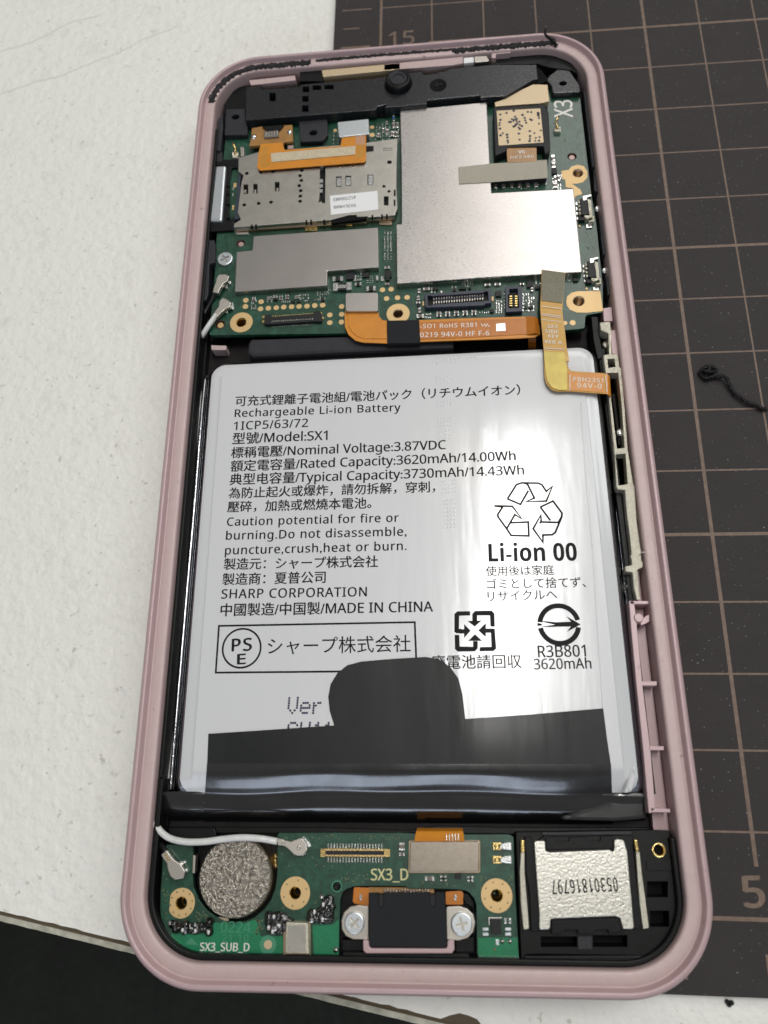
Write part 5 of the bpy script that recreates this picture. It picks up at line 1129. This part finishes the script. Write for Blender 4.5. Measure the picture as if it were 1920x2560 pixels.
# covered connector, orange tail
fx = thing('lower_flex', 'orange flex tail with a brown metal cover plate on the lower board', 'flex cable', (*U('G', 1040, 400, 5.2), ZS))
sheet('flex_film', E3('G', 815, 318, 5.5, 822, 270, 5.7, 832, 232, 5.2, 836, 215, 4.2, 838, 205, 3.0), E3('G', 1190, 318, 5.5, 1185, 270, 5.7, 1178, 232, 5.2, 1176, 215, 4.2, 1174, 205, 3.0), 'flex_orange', fx, .15)
for k in range(5): v, f_ = stroke_geo(pg('G', 5.72, 1055+k*22, 250, 1056+k*22, 300), .12, 5.73); add('silver_trace', v, f_, 'solder', fx)
plate('cover_plate', pg('G', 6.0, 786, 308, 1298, 308, 1298, 530, 780, 528), ZS+.2, 6.0, 'bronze', fx, r=.25, bev=.1)
plate('cover_base', pg('G', 5.2, 775, 300, 1306, 300, 1306, 540, 772, 540), ZS, 5.2, 'copper_rim', fx, r=.25, bev=.05)
# spring contacts at the right edge
for y in (345, 445):
    ct = plate('spring_contact', pg('G', 5.3, 1395, y-30, 1462, y-30, 1465, y+28, 1398, y+28), ZS, 5.2, 'gold_metal', lb, r=.1, bev=.1, holes=[rc('G', 5.3, 1408, y-16, 1450, y+14)])
    chip('contact_eye', 'G', 1430, y, 22, 24, ZS, .5, 'gold_metal', ct)
    plate('contact_leaf', pg('G', 5.6, 1455, y-15, 1490, y-28, 1535, y-32, 1540, y+28, 1490, y+22, 1455, y+14), ZS+.3, 5.6, 'bright_steel', ct, bev=.06)
for a in ((930, 582, 70, 36), (725, 345, 40, 60), (725, 402, 40, 24)): cap('G', a[0], a[1], a[2], a[3], ZS, lb, 'ceramic_brown')
for x, y in ((1018, 568), (1048, 568), (1018, 595), (1048, 595), (1218, 572), (1246, 572), (1218, 598), (1246, 598), (1492, 885), (1525, 885), (1492, 910), (1525, 910)): chip('solder_pad', 'G', x, y, 16, 16, ZS, .25, 'solder', lb)
chip('chip', 'G', 1033, 582, 26, 20, ZS, .3, 'chip_black', lb); chip('chip', 'G', 1140, 565, 50, 40, ZS, .25, 'chip_black', lb); chip('chip', 'G', 1232, 585, 14, 30, ZS, .3, 'chip_black', lb)
chip('chip', 'G', 1422, 938, 74, 110, ZS, .6, 'chip_black', lb, label='square black chip near the right end of the lower board')
v, f_ = stroke_geo(pg('G', ZS+.02, 1372, 925, 1370, 872, 1465, 872), .12, ZS+.015); add('chip_outline', v, f_, 'white_print', lb)
for x in (1345, 1512):
    for y in (958, 995): chip('solder_pad', 'G', x, y, 46, 22, ZS, .2, 'zinc', lb)
chip('solder_pad', 'G', 1432, 1055, 24, 40, ZS, .2, 'zinc', lb); chip('solder_pad', 'G', 1412, 1105, 20, 30, ZS, .03, 'pcb_edge', lb)
for x, y in ((1468, 1045), (1525, 1045)): lathe('solder_dot', U('G', x, y, ZS), [(.3, ZS), (.25, ZS+.2), (.0001, ZS+.28)], 'solder', lb, n=12)
# microphone can
mc = plate('microphone_can', pg('F', 6.0, 1228, 786, 1395, 790, 1400, 1025, 1222, 1022), ZS, 6.0, 'cast_metal', lb, r=.2, bev=.2)
plate('can_top', pg('F', 6.1, 1242, 808, 1375, 808, 1375, 1005, 1238, 1005), 6.0, 6.06, 'sim_steel', mc, r=.15, bev=.05)
plate('can_base', pg('F', 5.2, 1210, 782, 1410, 782, 1412, 1048, 1208, 1046), ZS, 5.2, 'copper_rim', mc, bev=.03)
text('061', 'F', 1340, 985, 1338, 890, 6.075, 'dull_steel', mc, ysc=1.2, bold=.01); text('326', 'F', 1292, 985, 1290, 890, 6.075, 'dull_steel', mc, ysc=1.2, bold=.01)
# glossy black potting over small parts
def blob(pts, h, label):
    o = ccw(pts); c_ = Vector((sum(p[0] for p in o)/len(o), sum(p[1] for p in o)/len(o)))
    vs, fs = plate_geo(pts, ZS, ZS+h, .4, h*.6, seg=4)
    return add('black_potting', vs, fs, 'glue', lb, smooth=True, label=label)
blob(pg('F', ZS+.3, 350, 795, 372, 770, 430, 778, 520, 792, 620, 790, 668, 805, 680, 840, 655, 865, 600, 870, 560, 882, 480, 872, 400, 850, 360, 825), .35, 'long black glue lump left of the round motor')
blob(pg('F', ZS+.4, 1085, 760, 1130, 715, 1180, 705, 1225, 720, 1260, 755, 1290, 765, 1290, 785, 1230, 788, 1222, 860, 1190, 880, 1110, 880, 1078, 850, 1072, 800), .5, 'black glue lump left of the microphone can')
blob(pg('F', ZS+.4, 1540, 580, 1580, 590, 1588, 640, 1582, 770, 1560, 800, 1500, 805, 1460, 790, 1430, 800, 1395, 785, 1370, 770, 1385, 735, 1440, 700, 1490, 660, 1515, 600), .5, 'black glue lump right of the microphone can')
rnd = random.Random(31); gg = []
gl2 = []
for x0, y0, x1, y1, n in ((365, 785, 665, 860, 16), (1085, 730, 1225, 860, 16), (1400, 700, 1575, 790, 16), (1500, 620, 1575, 700, 8)):
    for k in range(n):
        x = rnd.uniform(x0, x1); y = rnd.uniform(y0, y1); p = U('F', x, y, ZS+.5)
        if k % 4 == 0: gg.append(box_geo(p[0], p[1], rnd.uniform(.25, .5), rnd.uniform(.3, .55), ZS+.2, ZS+rnd.uniform(.55, .75), .1))
        else: gl2.append(lathe_geo(p, [(rnd.uniform(.35, .6), ZS+.3), (.35, ZS+.62), (.15, ZS+.75), (.0001, ZS+.78)], 9))
joined('buried_parts', gg, 'solder', lb, kind='stuff'); joined('glue_bumps', gl2, 'glue', lb, kind='stuff', smooth=True)
for x, y in ((462, 845), (558, 850), (1100, 825), (1130, 855), (1180, 812), (1140, 745), (655, 860), (1505, 655), (1500, 765), (1440, 710)):
    cap('F', x, y, 20, 34, ZS+.4, lb, 'white_print', hh=.4)
for x, y in ((650, 862), (1495, 600), (1600, 990)): lathe('solder_dot', U('F', x, y, ZS), [(.35, ZS), (.28, ZS+.25), (.0001, ZS+.35)], 'solder', lb, n=12)
plate('gilt_edge', pg('F', ZS+.05, 715, 752, 800, 755, 798, 785, 770, 780, 715, 770), ZS-.6, ZS-.2, 'stiffener_pale', lb, bev=.02)
plate('edge_contact', pg('F', 5.2, 540, 290, 560, 292, 552, 425, 535, 422), 4.2, 5.2, 'dull_steel', lb, r=.05)

# ================================================================== vibration motor
vm = thing('vibration_motor', 'round silver vibration motor with a crinkled foam top, lower left', 'vibration motor', (*U('F', 855, 470, 5.6), 1.7))
p = U('F', 850, 455, 5.9); q = span('F', 850, 455, 268, 5.9)
lathe('motor_can', p, [(q*1.0, 1.7), (q*1.02, 4.6), (q*1.015, 5.3), (q*.99, 5.5)], 'copper_rim', vm, n=72)
lathe('foam_pad', p, [(q*.995, 5.4), (q*.995, 5.75), (q*.97, 5.88), (q*.93, 5.9), (q*.5, 5.9), (.0001, 5.9)], 'foam_silver', vm, n=72, smooth=False)
plate('motor_flex', pg('F', 3.6, 1120, 300, 1160, 280, 1162, 380, 1130, 375), 3.2, 3.6, 'flex_brown', vm, r=.1)
for x, y in ((1150, 298), (1148, 330), (1152, 365)): lathe('solder_dot', U('F', x, y, 3.8), [(.45, 3.6), (.35, 3.9), (.0001, 4.0)], 'gold_metal', vm, n=10)
# ================================================================== black plastic cradle round the lower boards
cr_ = thing('lower_cradle', 'black plastic cradle that holds the lower board and charging port', 'plastic housing', (*U('G', 400, 1200, 4), 1.7))
inner = rrect(-31.0, -69.2, 31.2, -56.6, 0.5)
plate('cradle_floor', rrect(-32.6, -70.8, 32.6, -58.0, 6.4)[:], 1.7, 2.4, 'black_plastic', cr_, bev=0)
plate('cradle_lip', pg('F', 5.6, 285, 925, 300, 925, 350, 990, 420, 1050, 500, 1078, 600, 1085, 1659, 1095) + pg('G', 5.6, 130, 1165, 280, 1165, 285, 1130, 480, 1130, 1090, 1140, 1220, 1140, 1230, 1170, 1270, 1185, 1300, 1210, 1659, 1215, 1659, 1262, 0, 1245) + pg('F', 5.6, 1659, 1122, 520, 1100, 430, 1075, 340, 1020, 270, 940), 2.4, 5.5, 'black_plastic', cr_, r=.15, bev=.15)
plate('cradle_wall', pg('F', 5.0, 235, 235, 272, 235, 262, 500, 255, 700, 285, 850, 330, 940, 400, 1010, 480, 1050, 560, 1065, 560, 1085, 470, 1075, 380, 1030, 300, 960, 240, 850, 215, 700, 222, 450), 2.4, 5.0, 'black_plastic', cr_, bev=.15)
plate('cradle_block', pg('F', 4.6, 345, 90, 690, 92, 700, 130, 700, 180, 560, 175, 345, 190), 2.4, 4.0, 'black_plastic', cr_, bev=.15)
plate('cradle_block', pg('G', 4.6, 1160, 700, 1210, 690, 1262, 760, 1268, 1140, 1120, 1140, 1120, 1040, 1250, 1020, 1270, 900, 1240, 800, 1190, 770), 2.4, 4.2, 'black_plastic', cr_, bev=.15)
plate('cradle_block', pg('G', 4.6, 275, 1040, 430, 1045, 435, 1130, 275, 1130), 2.4, 4.2, 'black_plastic', cr_, bev=.15)
# charging port
us = thing('charging_port', 'charging port under a square black tape at the bottom centre', 'charging port', (*U('G', 770, 900, 5), 2.4))
lobe = lambda cx, s_: None
plate('port_flange', pg('G', 4.9, 480, 785, 400, 778, 340, 790, 295, 830, 275, 890, 278, 960, 310, 1010, 360, 1035, 480, 1040), 4.1, 4.9, 'dull_steel', us, r=.3, bev=.12)
plate('port_flange', pg('G', 4.9, 1050, 790, 1150, 785, 1210, 805, 1255, 850, 1270, 910, 1255, 980, 1215, 1025, 1150, 1045, 1055, 1040), 4.1, 4.9, 'dull_steel', us, r=.3, bev=.12)
plate('port_flex', pg('G', 4.6, 370, 645, 480, 650, 480, 785, 372, 768, 360, 750), 4.3, 4.6, 'flex_orange_deep', us, r=.15, bev=.03)
plate('port_flex', pg('G', 4.6, 1048, 680, 1165, 672, 1180, 690, 1178, 775, 1050, 775), 4.3, 4.6, 'flex_orange_deep', us, r=.15, bev=.03)
plate('port_flex', pg('G', 4.5, 480, 645, 960, 650, 975, 760, 480, 760), 4.2, 4.5, 'flex_brown', us, bev=.03)
for x, y in ((420, 720), (1122, 722)): chip('solder_dot', 'G', x, y, 18, 38, 4.6, .25, 'solder', us)
pins('port_pins', 'G', 16, 600, 672, 920, 676, 10, 26, 4.6, .4, 'solder', us)
plate('port_shell', pg('G', 5.9, 480, 700, 1042, 700, 1055, 1090, 482, 1085), 4.0, 5.8, 'chip_black', us, r=.1, bev=.2)
bt_ = plate('port_tape', pg('G', 6.1, 478, 690, 555, 686, 556, 795, 588, 795, 590, 686, 935, 684, 938, 792, 970, 792, 972, 684, 1040, 682, 1045, 720, 1058, 1075, 1030, 1095, 490, 1086, 482, 1060), 5.8, 6.1, 'tape_matte', None, r=.05, bev=.08)
tagit(bt_, 'square matte black tape with two slots over the charging port', 'tape')
plate('pink_cradle', pg('G', 5.9, 435, 1040, 482, 1040, 485, 1085, 495, 1098, 1050, 1100, 1060, 1088, 1062, 1040, 1112, 1040, 1115, 1110, 1095, 1138, 460, 1138, 438, 1118), 2.4, 5.9, 'pink', us, r=.2, bev=.15)
screw('G', 372, 912, 75, 4.9, 'silver screw left of the charging port tape', .75)
screw('G', 1168, 920, 80, 4.9, 'silver screw right of the charging port tape', .25)

# ================================================================== loudspeaker
ls = thing('loudspeaker_module', 'black loudspeaker box with a stamped silver cover in the lower right corner', 'loudspeaker', (*U('H', 650, 800, 5), 2.0))
zl = 5.0
plate('speaker_box', pg('H', zl, 140, 345, 820, 335, 1120, 330, 1245, 335, 1270, 600, 1300, 820, 1290, 950, 1255, 1080, 1205, 1180, 1180, 1225, 1050, 1230, 300, 1220, 215, 1225, 200, 1280, 180, 1275, 170, 1050), 2.0, zl, 'black_plastic', ls, r=.15, bev=.12,
      holes=[rc('H', zl, 1080, 695, 1230, 810)[:], rc('H', zl, 1100, 905, 1238, 1022), rc('H', zl, 320, 1090, 580, 1165), rc('H', zl, 692, 1080, 940, 1165), circ(U('H', 1165, 473, zl), span('H', 1165, 473, 46, zl), 22)])
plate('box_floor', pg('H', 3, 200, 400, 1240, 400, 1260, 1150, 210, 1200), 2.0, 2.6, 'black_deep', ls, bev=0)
plate('box_edge', pg('H', 5.5, 205, 1230, 1180, 1228, 1205, 1215, 1130, 1290, 1060, 1318, 275, 1320, 270, 1340, 200, 1335), 2.4, 5.4, 'black_plastic', ls, r=.1, bev=.15)
p = U('H', 1165, 473, zl); q = span('H', 1165, 473, 52, zl)
lathe('threaded_insert', p, [(q, zl-.1), (q, zl+.15), (q*.72, zl+.15), (q*.66, zl-.4), (q*.7, zl-.6), (q*.6, zl-.8), (q*.66, zl-1.4)], 'gold_metal', ls, n=26); lathe('bore_shade_disc', p, [(q*.7, zl-1.2), (q*.7, zl-1.1)], 'black_deep', ls, n=20)  # black disc stands in for the dark depth of this insert
for a in ((1075, 545, 1260, 620), ): plate('box_pad', rc('H', 5.12, *a), zl, 5.12, 'black_plastic', ls, r=.2)
plate('speaker_frame', pg('H', 5.6, 205, 380, 245, 378, 270, 420, 345, 370, 490, 380, 850, 368, 985, 372, 985, 480, 1010, 700, 1060, 1040, 250, 1058, 240, 800, 215, 640), zl, 5.5, 'black_plastic', ls, r=.1, bev=.12)
plate('metal_cover', pg('H', 6.1, 272, 418, 285, 408, 340, 406, 352, 418, 356, 478, 385, 490, 812, 472, 830, 485, 845, 470, 845, 404, 862, 396, 908, 400, 918, 415, 940, 490, 975, 880, 988, 1028, 975, 1038, 908, 1036, 885, 955, 850, 945, 420, 962, 392, 968, 386, 1032, 372, 1040, 315, 1042, 308, 1020, 310, 930, 292, 700, 278, 500), 5.5, 6.1, 'grainy_steel', ls, r=.12, bev=.1)
text('05301816797', 'H', 862, 668, 395, 690, 6.115, 'black_print', ls, ysc=2.0, bold=.03, space=1.25)
plate('frame_clip', pg('H', 5.9, 356, 385, 430, 382, 438, 414, 520, 412, 530, 382, 645, 380, 655, 410, 745, 408, 752, 375, 830, 375, 838, 460, 360, 470), 5.4, 5.85, 'black_plastic', ls, bev=.06)
plate('frame_clip', pg('H', 5.9, 400, 1070, 400, 975, 885, 960, 898, 1058, 812, 1068, 800, 1042, 712, 1045, 705, 1070, 590, 1070, 580, 1042, 490, 1045, 480, 1068), 5.4, 5.85, 'black_plastic', ls, bev=.06)
plate('clip_bridge', pg('H', 5.2, 585, 1090, 688, 1088, 690, 1185, 586, 1185), 3.0, 5.15, 'grey_plastic', ls, bev=.06)
plate('front_bar', pg('H', 4.6, 330, 1165, 945, 1165, 945, 1220, 330, 1220), 3.0, 4.6, 'grey_plastic', ls, r=.2, bev=.3)
for i, (a, e) in enumerate((((176, 400, 204, 400, 210, 490, 176, 495), (178, 490, 205, 490, 206, 640, 226, 880, 238, 1035, 198, 1045, 180, 880, 170, 640)), ((985, 398, 1012, 398, 1028, 480, 1000, 485), (1002, 485, 1030, 485, 1045, 640, 1075, 860, 1096, 1030, 1055, 1042, 1030, 860, 1012, 640)))):
    sp = plate('contact_spring', pg('H', 5.9, *e), 5.1, 5.8, 'cast_metal', ls, r=.1, bev=.1)
    plate('gilt_tip', pg('H', 6.0, *a), 5.1, 5.95, 'gold_metal', sp, r=.2, bev=.15)
g = [box_geo(*U('H', 275, 490, 6), .9, .3, 5.5, 5.9)]
plate('box_tab', pg('H', 5.3, 330, 345, 480, 345, 820, 338, 968, 338, 968, 362, 330, 366), zl, 5.3, 'grey_plastic', ls, bev=.05)

# ================================================================== coaxial cables
def plug(c, pts, t, z_=5.9):
    pl = plate('coaxial_plug', pg(c, z_, *pts), z_-.7, z_, 'dull_steel', t, r=.12, bev=.1)
    return pl
wc = thing('white_coaxial_cable', 'white coaxial cable curving over the vibration motor to the lower board', 'coaxial cable', (*U('E', 600, 1200, 5), 3))
wp = path3('S', 1000, 775, 5.6, 960, 830, 5.5, 905, 910, 5.3, 860, 980, 4.9, 820, 1040, 4.2, 805, 1100, 3.4)
x_, y_ = wp[-1][:2]
wp += [(-32.0, 0, 3.0), (-32.0, -25, 3.0), (-32.0, -48, 3.2)] + path3('E', 262, 1005, 4.6, 264, 1060, 5.4, 300, 1120, 5.7, 370, 1172, 5.8, 480, 1198, 6.1, 620, 1198, 6.3, 760, 1180, 6.4, 900, 1168, 6.4, 1040, 1175, 6.3, 1165, 1196, 6.0)
tube('wire', wp, .42, 'cable_white', wc, n=12, sub=8)
pl = plug('F', (1165, 165, 1205, 172, 1215, 180, 1262, 190, 1330, 163, 1352, 165, 1375, 195, 1388, 255, 1358, 292, 1315, 296, 1285, 285, 1245, 245, 1220, 225, 1165, 215), wc, 6.1)
for k in range(3): chip('crimp', 'F', 1183+k*18, 205, 14, 24, 6.05, .1, 'sim_steel', pl)
lathe('plug_dimple', U('F', 1325, 235, 6.1), [(.25, 6.08), (.25, 6.13), (.12, 6.15), (.0001, 6.1)], 'sim_steel', pl, n=14)
plate('socket', pg('F', 5.3, 1350, 150, 1400, 200, 1412, 225, 1390, 235, 1360, 260, 1380, 280, 1350, 300), ZS, 5.3, 'bright_steel', wc, r=.05)
pl = plug('S', (1062, 596, 1105, 612, 1152, 648, 1140, 690, 1090, 715, 1040, 760, 1005, 800, 955, 780, 985, 735, 1022, 690, 1030, 630), wc, 5.9)
for k in range(3): chip('crimp', 'S', 985+k*12, 762-k*14, 10, 22, 5.85, .1, 'sim_steel', pl)
plate('socket', pg('S', 5.1, 1150, 650, 1170, 645, 1178, 715, 1160, 720, 1155, 690, 1100, 700, 1120, 750, 1095, 755, 1080, 720), ZP, 5.1, 'bright_steel', wc, r=.05)
bc = thing('black_coaxial_cable', 'black coaxial cable tucked down the left side behind the white one', 'coaxial cable', (*U('S', 880, 750, 4), 2.6))
bp = path3('S', 985, 545, 5.4, 955, 620, 5.0, 905, 710, 4.6, 850, 830, 4.2, 825, 950, 3.8, 805, 1060, 3.4, 795, 1180, 3.0)
bp += [(-31.75, 0, 2.4), (-31.75, -25, 2.4), (-31.75, -50, 2.6)] + path3('E', 262, 1100, 3.4, 282, 1180, 4.2, 318, 1240, 5.0, 340, 1275, 5.4)
tube('wire', bp, .33, 'cable_black', bc, n=10, sub=8)
pl = plug('S', (1022, 358, 1090, 352, 1132, 372, 1115, 420, 1068, 455, 1035, 510, 1018, 552, 958, 542, 975, 480, 992, 440, 1000, 395), bc, 5.9)
for k in range(3): chip('crimp', 'S', 985+k*10, 525-k*12, 10, 22, 5.85, .1, 'sim_steel', pl)
plate('socket', pg('S', 5.1, 1100, 425, 1150, 425, 1148, 450, 1110, 460, 1115, 500, 1085, 500), ZP, 5.1, 'bright_steel', bc, r=.05)
pl = plug('F', (302, 288, 345, 252, 372, 290, 400, 325, 445, 352, 482, 408, 470, 462, 405, 472, 372, 448, 352, 395, 345, 350, 320, 318), bc, 5.9)
for k in range(3): chip('crimp', 'F', 338+k*10, 290+k*18, 22, 12, 5.85, .1, 'gold_metal', pl)
plate('socket', pg('F', 5.3, 430, 340, 480, 330, 485, 350, 460, 360, 470, 390, 500, 390, 502, 415, 480, 420), ZS, 5.3, 'bright_steel', bc, r=.05)
